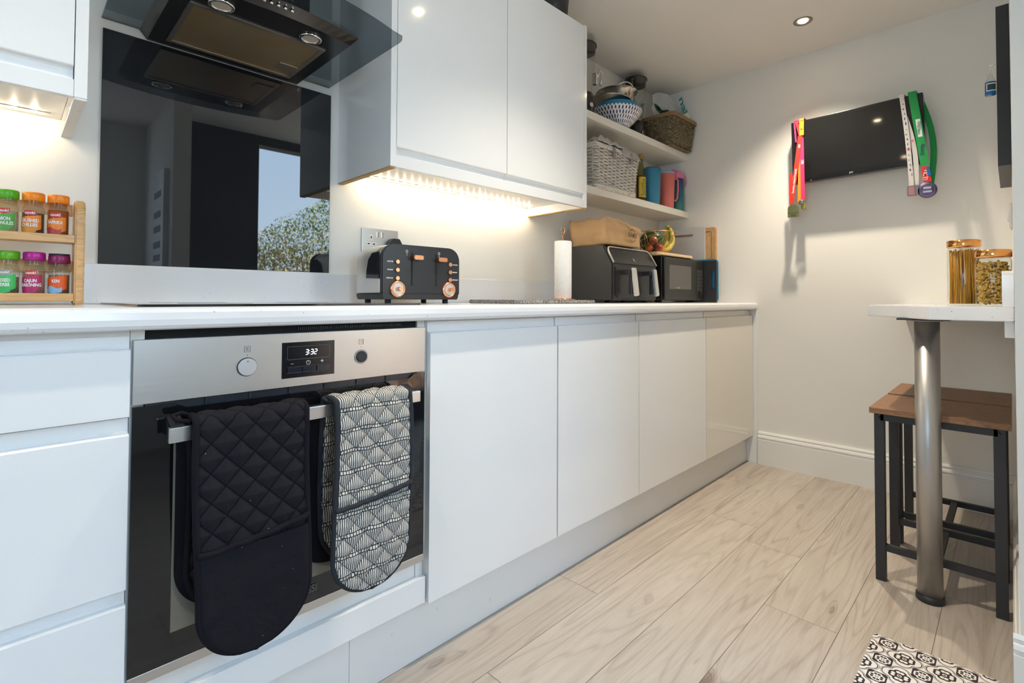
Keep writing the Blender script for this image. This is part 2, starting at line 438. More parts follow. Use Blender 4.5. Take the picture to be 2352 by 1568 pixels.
# end filler by the wall
b = BM(); box(b, 2.8125, 2.8195, -.632, -.02, 0, .872); tag(obj('filler_panel', b, door_m), 'narrow white filler strip between the last cabinet and the end wall', 'panel')
# plinth
t = thing('plinth', 'white kickboard running along the floor under the base cabinets', 'plinth', (1, -.573, 0))
for x0, x1 in ((-.62, .4105), (.4115, 2.812)):
    b = BM(); box(b, x0, x1, -.573, -.556, .001, .152); obj('plinth_board', b, carc_m, t)
# oven housing
t = thing('oven_housing', 'white housing and filler panel around the built-in oven', 'cabinet', (.297, -.59, .15))
obj('side_panel', box(BM(), -.002, .018, -.588, -.02, .153, .8715), carc_m, t); obj('side_panel', box(BM(), .577, .599, -.588, -.02, .153, .8715), carc_m, t)
b = BM(); box(b, -.001, .598, -.603, -.585, .156, .222, .0015); obj('filler_panel', b, door_m, t)
b = BM(); box(b, .019, .576, -.586, -.57, .222, .2585); obj('shelf_edge', b, carc_m, t)
# worktop
def worktop():
    P = [(-.0005, .872), (-.624, .872), (-.631, .8745), (-.635, .880), (-.636, .890), (-.635, .902), (-.631, .908), (-.624, .911), (-.0005, .911)]
    b = BM(); prism(b, P, 'x', -.62, WX - .001)
    tag(obj('worktop', b, top_m), 'long white speckled worktop over the base cabinets', 'worktop')
    b = BM(); box(b, -.62, WX - .001, -.018, -.0005, .9112, 1.013, .002); tag(obj('upstand', b, top_m), 'low speckled upstand along the wall behind the worktop', 'upstand')
worktop()
# ---------------------------------------------------------------- oven
def oven():
    t = thing('oven', 'built-in steel and black glass oven with a digital clock', 'oven', (.297, -.6, .26))
    b = BM(); box(b, .02, .575, -.578, -.05, .262, .835); obj('body', b, dark_m, t)
    b = BM(); box(b, .0005, .5935, -.600, -.580, .742, .8545, .0012); cp = obj('control_panel', b, steel_m, t)
    b = BM()
    box(b, .02, .575, -.583, -.578, .836, .870)
    obj('vent_recess', b, dark_m, t)
    b = BM()
    for i in range(60): box(b, .28 + i * .0042, .2822 + i * .0042, -.5875, -.583, .860, .866)
    obj('vent_grille', b, pm('grille_grey', (.05, .05, .05), .5), t)
    # door
    gl = pm('oven_glass', (.006, .006, .007), .04, spec=.6)
    b = BM()
    prism(b, [(.001, .2795), (.593, .2795), (.593, .7385), (.563, .7385), (.548, .728), (.08, .728), (.06, .7385), (.001, .7385)], 'y', -.5985, -.580)
    d = obj('door', b, gl, t)
    b = BM(); box(b, .02, .575, -.592, -.581, .728, .7415); obj('cooling_slot', b, pm('slot_blue', (.02, .025, .035), .25), t)
    for i in range(6): obj('slot_rib', box(BM(), .11 + .075 * i, .1125 + .075 * i, -.5955, -.592, .729, .741), black_m, t)
    b = BM(); box(b, .061, .533, -.5990, -.5986, .330, .672); obj('window', b, pm('oven_window', (.20, .19, .15), .06, spec=.6), d)
    b = BM(); box(b, .001, .593, -.600, -.580, .261, .279, .001); obj('steel_strip', b, steel_m, t)
    # handle
    b = BM(); box(b, .044, .546, -.652, -.640, .6785, .7045, .0012); h = obj('handle', b, pm('handle_steel', (.72, .72, .72), .28, 1), d)
    for x in (.050, .522): obj('handle_mount', prism(BM(), [(-.640, .682), (-.640, .700), (-.5985, .716), (-.5985, .682)], 'x', x, x + .02), black_m, d)
    # display
    b = BM(); box(b, .2435, .3545, -.6008, -.5995, .7605, .835, .0004); dp = obj('display', b, pm('display_black', (.008, .008, .01), .15), t)
    b = BM()
    for x0, x1, z0, z1 in ((.254, .344, .7985, .7995), (.254, .344, .8255, .8262), (.254, .2547, .7985, .826), (.3433, .344, .7985, .826), (.254, .344, .7705, .7712), (.254, .344, .7835, .7840)): box(b, x0, x1, -.6011, -.6008, z0, z1)
    obj('display_line', b, pm('display_grey', (.09, .09, .1), .4), dp)
    for x in (.2545, .285, .3155):
        b = BM(); box(b, x, x + .0285, -.6035, -.6008, .7718, .7832, .0006); obj('button', b, pm('button_gloss', (.02, .022, .03), .12), dp)
    seg = pm('led_digits', (.1, .1, .1), .5, emit=(.75, .85, 1), es=2.2)
    def digit(x, z, on, s=.0052):
        b = BM(); w = .0012; sh = .12
        segs = {'a': (0, s, 2 * s, 2 * s), 'b': (s, s, s, 2 * s), 'c': (s, s, 0, s), 'd': (0, s, 0, 0), 'e': (0, 0, 0, s), 'f': (0, 0, s, 2 * s), 'g': (0, s, s, s)}
        for k in on:
            x0, x1, z0, z1 = segs[k]
            if z0 == z1 or k in 'adg': box(b, x + x0 + .0006 + z0 * sh, x + x1 - .0006 + z0 * sh, -.6013, -.6008, z + z0 - w / 2, z + z0 + w / 2)
            else: box(b, x + x0 - w / 2 + z0 * sh + s * .05, x + x0 + w / 2 + z0 * sh + s * .05, -.6013, -.6008, z + min(z0, z1) + .0006, z + max(z0, z1) - .0006)
        return b
    b = BM()
    for x, on in ((.291, 'abgcd'), (.3015, 'abgcd'), (.3095, 'abged')): merge(b, digit(x, .8075, on))
    box(b, .2988, .2998, -.6013, -.6008, .810, .811); box(b, .2988, .2998, -.6013, -.6008, .815, .816)
    obj('clock_digits', b, seg, dp)
    text('minus_mark', '–', .011, flat((.264, -.6012, .7905), FX, FZ), text_w, dp)
    text('plus_mark', '+', .014, flat((.327, -.6012, .791), FX, FZ), text_w, dp)
    b = BM(); tube(b, [(.297 + .0042 * math.cos(a), -.6012, .7905 + .0042 * math.sin(a)) for a in [i * PI / 8 for i in range(16)]], .0005, 4, True); tube(b, [(.297, -.6012, .7905), (.297, -.6012, .794)], .0004, 4); obj('clock_mark', b, text_w, dp)
    # knobs
    b = BM(); cyl(b, (.1785, -.5995, .792), .0185, .0012, 'y'); k = obj('knob_ring', b, black_m, t)
    b = BM(); cyl(b, (.1785, -.6005, .792), .0172, .0045, 'y', 36, .001); kn = obj('knob', b, pm('knob_silver', (.62, .62, .62), .35, .6), t, 'silver knob')
    b = BM(); cyl(b, (.1785, -.6049, .803), .0012, .0004, 'y', 10); obj('knob_mark', b, text_k, kn)
    b = BM(); cyl(b, (.418, -.5995, .793), .0165, .002, 'y'); kd = obj('dial', b, pm('dial_grey', (.30, .30, .31), .3, .5), t)
    b = BM(); cyl(b, (.418, -.6005, .793), .0128, .0045, 'y', 32, .0015); obj('dial_centre', b, black_m, kd)
    for x, z in ((.1785, .8265), (.418, .827)):
        b = BM(); w = .0055
        for q in ((x - w, x + w, z + w, z + w + .0006), (x - w, x + w, z - w, z - w + .0006), (x - w, x - w + .0006, z - w, z + w), (x + w - .0006, x + w, z - w, z + w + .0006)): box(b, q[0], q[1], -.6004, -.5999, q[2], q[3])
        cyl(b, (x, -.5999, z - .0115), .0009, .0005, 'y', 10); obj('symbol_frame', b, text_k, cp)

    text('symbol', '0', .0085, flat((.1785, -.6004, .8265), FX, FZ), text_k, cp)
    text('symbol', '°C', .0070, flat((.418, -.6004, .827), FX, FZ), text_k, cp)
    text('lettering', 'ZANUSSI', .021, flat((.287, -.6003, .306), FX, FZ), pm('letter_grey', (.12, .12, .12), .4), d, .0006, .85)
oven()

# ---------------------------------------------------------------- oven gloves
def quilt(s, u, cell=.047):
    a = (s * .92 + u) / cell; c = (s * .92 - u) / cell
    d = min(abs(a - round(a)), abs(c - round(c)))
    return min(1, d * 2.0) ** .5
def glove(name, label, xc, w, zlow, zback, mat, bindm, yf, yb, pocket_z, seed, ztop=.7075, curve=.0, thick=.017, tilt=0, pmat=None):
    t = thing(name, label, 'oven glove', (xc, -.65, zlow))
    # path over the bar
    path = []
    rr_ = .011
    ymid = (yf + yb) / 2
    zt = ztop
    fl = zt - zlow
    P = []
    nf = 120
    for i in range(nf):
        q = i / (nf - 1); z = zlow + (zt - zlow) * q
        y = yf - .010 * math.sin(q * PI) * (1 - q) - (0.004 if q < .9 else .004 * (1 - q) * 10)
        P.append((y, z))
    for i in range(1, 12):
        a = PI * i / 12; P.append(((yf + yb) / 2 + (yf - yb) / 2 * math.cos(a), zt + .009 * math.sin(a)))
    nb = 60
    for i in range(nb):
        q = i / (nb - 1); P.append((yb + .004 * math.sin(q * PI), zt - (zt - zback) * q))
    L = [0]
    for a, c in zip(P, P[1:]): L.append(L[-1] + math.hypot(c[0] - a[0], c[1] - a[1]))
    T = L[-1]; k = len(P); rad = w * .50
    def hw(s):
        e = min(s, T - s)
        return w / 2 * (1 if e >= rad else math.sqrt(max(0.0, 1 - ((rad - e) / rad) ** 2)) * .985 + .015)
    nu = 44
    uv_store = {}
    def normal(i):
        a = P[max(i - 1, 0)]; c = P[min(i + 1, k - 1)]; ty, tz = c[0] - a[0], c[1] - a[1]; l = math.hypot(ty, tz)
        return (-tz / l, ty / l)          # outward (towards -y on the front leg)
    flatp = [False]
    def pt(i, u, side, extra=0):
        ny, nz = normal(i); s = L[i]; h = hw(s); x = u * h
        edge = max(0, 1 - ((1 - abs(u)) * h / .010)) ** 2
        th = thick * ((.25 + .75 * quilt(s, x)) if not flatp[0] else .8) * (1 - .75 * edge) + .0025 * noise.noise(Vector((x * 18, s * 9, seed)))
        th = th + extra
        wob = .004 * noise.noise(Vector((x * 6, s * 5, seed + 9)))
        sg = 1 if side else -1
        q = s / T
        return Vector((xc + x + tilt * (s - fl) * .0 + .004 * math.sin(s * 11 + seed) , P[i][0] + ny * (th * .5 * sg + wob), P[i][1] + nz * (th * .5 * sg) + curve * (x / w * 2) ** 2))
    def build(i0, i1, extra):
        b = BM(); uvl = b.loops.layers.uv.new('UVMap'); G = {}
        for side in (1, 0):
            for i in range(i0, i1):
                for j in range(nu + 1):
                    u = -1 + 2 * j / nu; v = b.verts.new(pt(i, u, side, extra if side else 0)); G[side, i, j] = v; uv_store[v] = (u * hw(L[i]), L[i])
        for side in (1, 0):
            for i in range(i0, i1 - 1):
                for j in range(nu):
                    f = b.faces.new((G[side, i, j], G[side, i + 1, j], G[side, i + 1, j + 1], G[side, i, j + 1])); f.smooth = True
                    for l in f.loops: l[uvl].uv = uv_store[l.vert]
        for i in range(i0, i1 - 1):
            for j in (0, nu): b.faces.new((G[1, i, j], G[1, i + 1, j], G[0, i + 1, j], G[0, i, j]))
        for i in (i0, i1 - 1):
            for j in range(nu): b.faces.new((G[1, i, j], G[1, i, j + 1], G[0, i, j + 1], G[0, i, j]))
        return b
    obj('padding', build(0, k, 0), mat, t)
    # pocket on the front
    ip = max(i for i in range(nf) if P[i][1] <= pocket_z)
    flatp[0] = pmat is not None; b = build(0, ip, .0075); pk = obj('pocket', b, pmat or mat, t); flatp[0] = False
    b = BM(); tube(b, [pt(ip - 1, -1 + 2 * j / nu, 1, .009) + Vector((0, 0, .018 * (j / nu) ** 1.5)) for j in range(nu + 1)], .0055, 8)
    obj('pocket_hem', b, bindm, t)
    # binding all round
    loop = [pt(i, -1, 1) * .5 + pt(i, -1, 0) * .5 for i in range(k)] + [pt(k - 1, -1 + 2 * j / 12, 1) for j in range(1, 12)] + [pt(i, 1, 1) * .5 + pt(i, 1, 0) * .5 for i in range(k - 1, -1, -1)] + [pt(0, 1 - 2 * j / 12, 1) for j in range(1, 12)]
    loop2 = [p + Vector((0, -.002, 0)) if p.y < ymid else p for p in loop]
    b = BM(); tube(b, loop2, .0058, 8, True); obj('binding', b, bindm, t)
    return t, pt, P, L
def seam(n, w):
    u = n.new('ShaderNodeUVMap'); q = n.sep(u.outputs[0]); sy = n.m('MULTIPLY', q[1], .92); out = None
    for op in ('ADD', 'SUBTRACT'):
        a = n.m('MULTIPLY', n.m(op, sy, q[0]), 1 / .047); d = n.m('ABSOLUTE', n.m('SUBTRACT', a, n.m('ROUND', a)))
        out = d if out is None else n.m('MINIMUM', out, d)
    return out
blk = pm('black_cotton', (.010, .009, .013), .95, spec=.15)
n = N(blk); c = n.coord()
nn = n.vor(c, 70); sz = n.noise(c, 900, 2)
hit = n.m('LESS_THAN', nn, .055); sm = seam(n, 1); cb = n.ramp(sm, [(0, (.002, .002, .003)), (.04, (.016, .0145, .019))]); n.base(n.mix(n.m('MULTIPLY', hit, n.m('GREATER_THAN', n.noise(c, 35, 1), .55)), cb, (.35, .31, .28)))
n.bump(n.m('ADD', n.m('POWER', sm, .5), n.m('MULTIPLY', sz, .06)), .9, .006)
blkp = pm('black_pocket', (.013, .012, .016), .95, spec=.15); n = N(blkp); c = n.coord(); n.base(n.mix(n.m('MULTIPLY', n.m('LESS_THAN', n.vor(c, 70), .055), n.m('GREATER_THAN', n.noise(c, 35, 1), .5)), (.013, .012, .016), (.35, .31, .28))); n.bump(n.noise(c, 28, 3), .7, .006)
blk2 = pm('black_binding', (.010, .009, .013), .9, spec=.15)
char_b = pm('charcoal_binding', (.030, .033, .040), .85, spec=.2)
def stripe_mat():
    m = pm('striped_cotton', (.5, .5, .5), .9); n = N(m); u = n.new('ShaderNodeUVMap'); s = n.sep(u.outputs[0])
    X, Y = s[0], s[1]
    wob = n.m('MULTIPLY', n.m('SUBTRACT', n.noise(n.mapv(u.outputs[0], (1, 1, 1)), 55, 2), .5), .0022)
    x = n.m('ADD', X, wob); y = n.m('ADD', Y, n.m('MULTIPLY', n.m('SUBTRACT', n.noise(u.outputs[0], 22, 2), .5), .012))
    st = n.m('GREATER_THAN', n.m('FRACT', n.m('MULTIPLY', x, 1 / .0042)), .42)
    rowp = n.m('FRACT', n.m('MULTIPLY', y, 1 / .043))
    inrow = n.m('LESS_THAN', rowp, .17)
    r2 = n.m('FRACT', n.m('MULTIPLY', rowp, 1 / .17))
    cell = n.m('MULTIPLY', n.m('GREATER_THAN', n.m('FRACT', n.m('MULTIPLY', x, 1 / .0064)), .30), n.m('MULTIPLY', n.m('GREATER_THAN', r2, .14), n.m('LESS_THAN', r2, .86)))
    f = n.m('ADD', n.m('MULTIPLY', st, n.m('SUBTRACT', 1, inrow)), n.m('MULTIPLY', cell, inrow))
    gap = n.m('MULTIPLY', n.m('GREATER_THAN', rowp, .19), n.m('LESS_THAN', rowp, .98))
    f = n.m('MULTIPLY', f, n.m('MAXIMUM', gap, inrow))
    sm = seam(n, 1); f = n.m('MULTIPLY', f, n.m('GREATER_THAN', sm, .013))
    n.base(n.mix(f, (.018, .019, .022), (.66, .63, .57)))
    n.bump(n.m('POWER', sm, .5), .9, .006)
    return m
gm = stripe_mat()
g1, pt1, P1, L1 = glove('oven_glove', 'plain black quilted double oven glove over the oven handle', .174, .186, .288, .345, blk, blk2, -.672, -.615, .492, 1.0, curve=.002, pmat=blkp)
b = BM(); tube(b, [(.082, -.628, .716), (.066, -.625, .724), (.052, -.632, .722), (.056, -.645, .715), (.075, -.655, .712)], .004, 6); obj('hanging_loop', b, blk2, g1)
g2, pt2, P2, L2 = glove('oven_glove', 'black and cream striped quilted double oven glove over the oven handle', .412, .176, .302, .345, gm, char_b, -.670, -.615, .495, 4.0, curve=.0)
b = BM(); tube(b, [(.325, -.63, .712), (.312, -.64, .718), (.316, -.655, .712)], .003, 6); obj('hanging_loop', b, char_b, g2)

for g, xa, xb, zb in ((g1, .064, .240, .352), (g2, .268, .440, .352)):
    b = BM(); prism(b, rr(xa, xb, zb, .70, .07, 12, (.085, .085, .01, .01)), 'y', -.6065, -.5995, .003); obj('lining', b, blk2, g)
# ---------------------------------------------------------------- hob
t = thing('hob', 'flat black glass induction hob set in the worktop', 'hob', (.3, -.3, .911))
b = BM(); prism(b, rr(.010, .602, -.570, -.060, .008), 'z', .9112, .9155, .0008); obj('glass_top', b, pm('hob_glass', (.012, .012, .014), .06), t)
for x, y, r in ((.17, -.18, .08), (.45, -.18, .07), (.17, -.42, .07), (.45, -.42, .09)):
    b = BM(); tube(b, [(x + r * math.cos(a * PI / 20), y + r * math.sin(a * PI / 20), .9153) for a in range(40)], .0006, 4, True); obj('zone_ring', b, pm('ring_grey', (.2, .2, .2), .5), t)
# ---------------------------------------------------------------- splashback
spl = pm('black_glass', (.010, .011, .013), .015, spec=.85)
n = N(spl)
b = BM(); box(b, .009, .607, -.0075, -.001, 1.0135, 1.6225, .0008); t = tag(obj('splashback', b, spl), 'glossy black glass splashback panel behind the hob', 'splashback')
# ---------------------------------------------------------------- hood
def hood():
    t = thing('cooker_hood', 'black cooker hood with smoked curved glass canopy above the hob', 'hood', (.297, 0, 1.627))
    def arc(x0, x1, yc, sag, k=16): return [(x0 + (x1 - x0) * i / k, yc - sag * (1 - (2 * i / k - 1) ** 2)) for i in range(k + 1)]
    bot = arc(.100, .494, -.374, .022); top = arc(.084, .511, -.388, .034)
    b = BM()
    B = [b.verts.new((x, y, 1.627)) for x, y in [(.100, -.001)] + bot + [(.494, -.001)]]
    T = [b.verts.new((x, y, 1.648)) for x, y in [(.084, -.001)] + top + [(.511, -.001)]]
    b.faces.new(B); b.faces.new(T)
    for i in range(len(B)): b.faces.new((B[i], B[(i + 1) % len(B)], T[(i + 1) % len(B)], T[i]))
    hb = pm('hood_black', (.012, .012, .013), .22)
    obj('body', b, hb, t)
    b = BM(); P = [(.006, -.001)]
    fr = arc(.006, .602, -.470, .062, 28); P += [(.006, -.455), (.012, -.472)] + [(x, y) for x, y in fr if .03 < x < .578] + [(.592, -.480), (.599, -.468), (.602, -.452)] + [(.602, -.001)]
    prism(b, P, 'z', 1.6485, 1.6545); obj('glass_canopy', b, smoke_m, t)
    b = BM(); box(b, .175, .425, -.27, -.001, 1.655, ZC - .001, .002); obj('chimney', b, pm('chimney_black', (.02, .021, .024), .3), t)
    b = BM(); box(b, .15, .45, -.30, -.001, 1.6546, 1.668); obj('chimney_collar', b, hb, t)
    # filter
    fm = pm('filter_mesh', (.42, .30, .12), .38, .8); n = N(fm); c = n.sep(n.coord('Object'))
    wv = n.m('MULTIPLY', n.m('SINE', n.m('MULTIPLY', n.m('ADD', c[0], c[1]), 2100)), n.m('SINE', n.m('MULTIPLY', n.m('SUBTRACT', c[0], c[1]), 2100)))
    bl = n.noise(n.coord(), 9, 2)
    n.base(n.mix(n.m('GREATER_THAN', wv, .0), n.ramp(bl, [(.35, (.62, .52, .34)), (.65, (.66, .46, .24))]), (.30, .23, .13)))
    b = BM(); box(b, .145, .447, -.290, -.052, 1.6255, 1.6272); f = obj('filter', b, fm, t)
    b = BM(); 
    for q in ((.135, .457, -.300, -.289), (.135, .457, -.052, -.040), (.135, .146, -.289, -.052), (.446, .457, -.289, -.052)): box(b, q[0], q[1], q[2], q[3], 1.6235, 1.6272)
    obj('filter_frame', b, pm('filter_frame', (.42, .38, .33), .35, .9), f)
    b = BM(); box(b, .395, .447, -.135, -.085, 1.6225, 1.6256, .001); obj('filter_latch', b, pm('latch', (.36, .32, .26), .3, .8), f)
    for x in (.191, .401):
        b = BM(); lathe(b, [(.028, 0), (.028, -.003), (.0265, -.005), (.0215, -.005), (.020, -.001), (.020, 0)], (x, -.336, 1.627), 32); l = obj('lamp', b, chrome_m, t)
        b = BM(); cyl(b, (x, -.336, 1.6245), .0200, .002, 'z', 28); obj('lamp_lens', b, pm('lens', (.48, .44, .38), .3), l)
    for i, x in enumerate((.260, .276, .292, .308, .324)):
        y = -.3875 - .030 * (1 - ((x - .2975) / .21) ** 2) + .003
        b = BM(); ico(b, (x, y, 1.6365), .0042, 2); obj('push_button', b, chrome_m, t)
        text('button_number', '0123L'[i] if i < 4 else 'o', .009, flat((x, y - .0035, 1.6445), FX, (0, -.55, .83)), text_w, t)
hood()

# ---------------------------------------------------------------- wall cabinets
def wall_door(x0, x1):
    b = BM(); prism(b, [(-.345, 2.128), (-.345, 1.391), (-.343, 1.389), (-.333, 1.3875), (-.330, 1.384), (-.3295, 1.3645), (-.3265, 1.3645), (-.3265, 2.128)], 'x', x0, x1)
    return b
def wall_cab(xa, xb, seams, label, dz=0):
    t = thing('wall_cabinet', label, 'cabinet', ((xa + xb) / 2, -.17, 1.327))
    b = BM(); box(b, xa + .0205, xb - .0205, -.3255, -.0005, 1.364, 2.130); obj('carcass', b, carc_m, t)
    for x0, x1 in ((xa, xa + .02), (xb - .02, xb)):
        b = BM(); box(b, x0, x1, -.345, -.0005, 1.3275, 2.134, .0008); sp_ = obj('side_panel', b, door_m, t)
        b = BM(); box(b, x0 + .0006, x1 - .0006, -.343, -.001, 1.3235, 1.3274); obj('raw_edge', b, edge_m if xa > 0 else carc_m, sp_, 'bare chipboard edge' if xa > 0 else None)
    for x0, x1 in seams:
        obj('door', wall_door(x0, x1), door_m, t)
    b = BM(); box(b, xa + .0203, xb - .0203, -.343, -.325, 1.3278, 1.3625, .0008); obj('pelmet', b, door_m, t)
    return t
cabR = wall_cab(.638, 1.600, ((.6595, 1.117), (1.1195, 1.578)), 'white gloss double wall cabinet right of the hood')
cabL = wall_cab(-.645, -.045, ((-.624, -.0665),), 'white gloss wall cabinet at the left of the hood')
led_m = pm('led_dot', (1, 1, 1), .5, emit=(1, .83, .58), es=400)
def led(x0, x1, label, name='led_strip', y=-.045):
    t = thing(name, label, 'light strip', ((x0 + x1) / 2, y, 1.362))
    b = BM(); box(b, x0, x1, y - .004, y + .004, 1.3618, 1.3636); obj('tape', b, white_m, t)
    b = BM(); k = int((x1 - x0) / .0335)
    for i in range(k + 1): box(b, x0 + .005 + i * .0335 - .0025, x0 + .005 + i * .0335 + .0025, y - .0025, y + .0025, 1.3598, 1.3617)
    obj('diode', b, led_m, t)
led(.735, 1.555, 'warm led strip under the wall cabinet right of the hood')
led(-.62, -.085, 'warm led strip under the wall cabinet left of the hood')
# shelves
t = tag(obj('wall_shelf', box(BM(), 1.6005, WX - .001, -.214, -.0005, 1.808, 1.846, .001), pm('shelf_cream', (.84, .82, .74), .4)), 'upper white wall shelf holding the bowl and brown basket', 'shelf')
t = tag(obj('wall_shelf', box(BM(), 1.6005, WX - .001, -.214, -.0005, 1.442, 1.480, .001), MATS['shelf_cream']), 'lower white wall shelf holding the white basket and cups', 'shelf')
# ---------------------------------------------------------------- socket
t = thing('wall_socket', 'brushed steel double wall socket behind the toaster', 'socket', (.798, 0, 1.14))
b = BM(); box(b, .726, .872, -.006, -.0005, 1.097, 1.183, .0012); obj('plate', b, steel_m, t)
for x in (.788, .806): b = BM(); box(b, x - .0055, x + .0055, -.0085, -.006, 1.152, 1.172, .001); obj('switch', b, chrome_m, t)
b = BM()
for x, z, w, h in ((.7615, 1.150, .0055, .010), (.752, 1.126, .010, .006), (.773, 1.126, .010, .006)): box(b, x - w, x + w, -.0067, -.006, z - h * .9, z + h * .9)
obj('socket_insert', b, white_m, t)
b = BM()
for x, z, w, h in ((.7615, 1.150, .0022, .005), (.752, 1.126, .004, .0022), (.773, 1.126, .004, .0022)): box(b, x - w, x + w, -.0070, -.0067, z - h, z + h)
obj('pin_hole', b, dark_m, t)
t = thing('power_plug', 'black plug pushed into the right half of the wall socket', 'plug', (.848, -.03, 1.12))
b = BM(); prism(b, [(.822, 1.090), (.873, 1.090), (.873, 1.132), (.862, 1.150), (.836, 1.150), (.822, 1.134)], 'y', -.036, -.0065, .002); obj('plug_body', b, black_m, t)

# ---------------------------------------------------------------- toaster
def toaster():
    t = thing('toaster', 'black and steel four-slice toaster with copper levers and dials', 'toaster', (.651, -.278, .9115), (0, 0, R(-3)), local=True)
    t.scale = (1.09, 1.09, 1.09)
    w, l, h = .268, .185, .172
    # body: profile (x,z) swept along y with barrel bulge
    sil = pm('toaster_steel', (.78, .75, .70), .42, .9)
    b = BM(); prof = rr(.004, w - .004, .030, h, .035, 7, (.004, .004, .04, .04))
    secs = [(0.012, 1.0), (.05, 1.02), (.12, 1.02), (.165, 1.0), (.182, .97), (.19, .90)]
    rows = []
    for y, s in secs: rows.append([b.verts.new((w / 2 + (x - w / 2) * s, y, .030 + (z - .030) * (s * .6 + .4))) for x, z in prof])
    for A, B in zip(rows, rows[1:]):
        for i in range(len(A)): f = b.faces.new((A[i], A[(i + 1) % len(A)], B[(i + 1) % len(A)], B[i])); f.smooth = True
    b.faces.new(rows[0]); b.faces.new(rows[-1]); obj('shell', b, sil, t)
    b = BM(); prism(b, rr(.0, w, .028, h + .002, .04, 8, (.006, .006, .04, .04)), 'y', 0, .014, .003)
    fm = pm('toaster_black', (.016, .018, .023), .32); obj('front_panel', b, fm, t)
    # dark side window patch
    b = BM(); P = [(.016, .072), (.016, .150), (.06, .148), (.085, .130), (.095, .10), (.098, .075)]
    prism(b, [(p[0], p[1]) for p in P], 'x', .0025, .0041); b.transform(Matrix.Translation((-.0035, 0, 0))); obj('side_panel', b, pm('toaster_gloss', (.02, .02, .025), .1), t)
    b = BM(); prism(b, [(.006, .012), (w - .006, .012), (w - .001, .0295), (.001, .0295)], 'y', .002, .172, .002); obj('base', b, black_m, t)
    for x in (.035, w - .035):
        for y in (.03, .16): b = BM(); cyl(b, (x, y, .0), .009, .013, 'z', 16); obj('foot', b, black_m, t)
    for x, zl in ((.096, .1365), (.180, .1345)):
        b = BM(); prism(b, rr(x - .0032, x + .0032, .052, .152, .003, 4), 'y', -.0004, .0006); obj('slot', b, dark_m, t)
        b = BM(); prism(b, rr(x - .004, x + .028, zl - .0065, zl + .0065, .005, 5), 'y', -.022, -.006, .0015); box(b, x - .002, x + .006, -.008, 0, zl - .003, zl + .003); obj('lever', b, copper_m, t)
    for x in (.048, .229):
        for z in (.122, .098, .074):
            b = BM(); cyl(b, (x if x < .1 else x + .001, 0.0005, z), .0088, .002, 'y', 20); obj('button_ring', b, black_m, t)
            b = BM(); cyl(b, (x if x < .1 else x + .001, -.001, z), .0065, .0045, 'y', 20, .001); obj('push_button', b, copper_m, t)
    for x, sx in ((.050, 1), (.226, 1)):
        b = BM(); lathe(b, [(.0245, 0), (.0245, .004), (.021, .007), (.018, .007), (.018, .003)], (x, .0, .040 + .003), 36, 'y', False); d = obj('dial', b, copper_m, t)
        b = BM(); cyl(b, (x, -.003, .043), .018, .002, 'y', 30); obj('dial_face', b, pm('dial_white', (.62, .60, .58), .3, .4), t)
        b = BM(); cyl(b, (x, -.004, .043), .0062, .016, 'y', 20, .001); obj('dial_knob', b, copper_m, t)
    for i, s in enumerate(('CANCEL', 'REHEAT', 'DEFROST')):
        z = (.122, .098, .074)[i]
        text('lettering', s, .0052, flat((.036, -.0004, z), FX, FZ), text_w, t, .0001, 1, 'RIGHT')
        text('lettering', s, .0052, flat((.240, -.0004, z), FX, FZ), text_w, t, .0001, 1, 'LEFT')
    b = BM()
    for x in (.079, .190):
        for q in ((x - .003, x + .003, .1575, .1583), (x - .004, x + .004, .1515, .1523), (x - .003, x - .0023, .152, .158), (x + .0023, x + .003, .152, .158), (x - .0004, x + .0004, .142, .150)): box(b, q[0], q[1], -.0006, .0, q[2], q[3])
    obj('bread_symbol', b, text_w, t)
    for i in range(4):
        b = BM(); box(b, .045 + i * .05, .062 + i * .05, .03, .165, h - .0005, h + .0012); obj('bread_slot', b, dark_m, t)
toaster()
# granite board + kitchen roll
b = BM(); prism(b, rr(1.05, 1.495, -.478, -.20, .02), 'z', .9115, .9245, .003); tag(obj('granite_board', b, granite_m), 'grey speckled granite worktop saver under the kitchen roll', 'board')
t = thing('kitchen_roll', 'white patterned kitchen roll on a copper stand', 'kitchen roll', (1.427, -.356, .925))
b = BM(); cyl(b, (1.427, -.356, .9248), .052, .004, 'z', 36, .001); obj('stand_base', b, copper_m, t)
pap = pm('paper_towel', (.84, .83, .80), .9); n = N(pap); c = n.mapv(n.coord(), (1, 1, 1))
rg = n.m('SINE', n.m('MULTIPLY', n.vor(n.coord(), 70), 34)); n.bump(rg, .35, .001); n.base(n.mix(n.m('GREATER_THAN', rg, .75), (.84, .83, .80), (.70, .70, .69)))
b = BM(); lathe(b, [(.018, 0), (.034, 0), (.0355, .002), (.0355, .233), (.034, .235), (.018, .235)], (1.427, -.356, .930), 40); obj('paper', b, pap, t)
b = BM(); cyl(b, (1.427, -.356, .928), .0045, .262, 'z', 12); lp = [(0, 0), (-.012, .020), (-.013, .030), (-.006, .033), (.006, .033), (.013, .030), (.012, .020)]
tube(b, [(1.427 + x, -.356, 1.188 + z) for x, z in lp], .0016, 6, True); obj('stand_pole', b, copper_m, t)
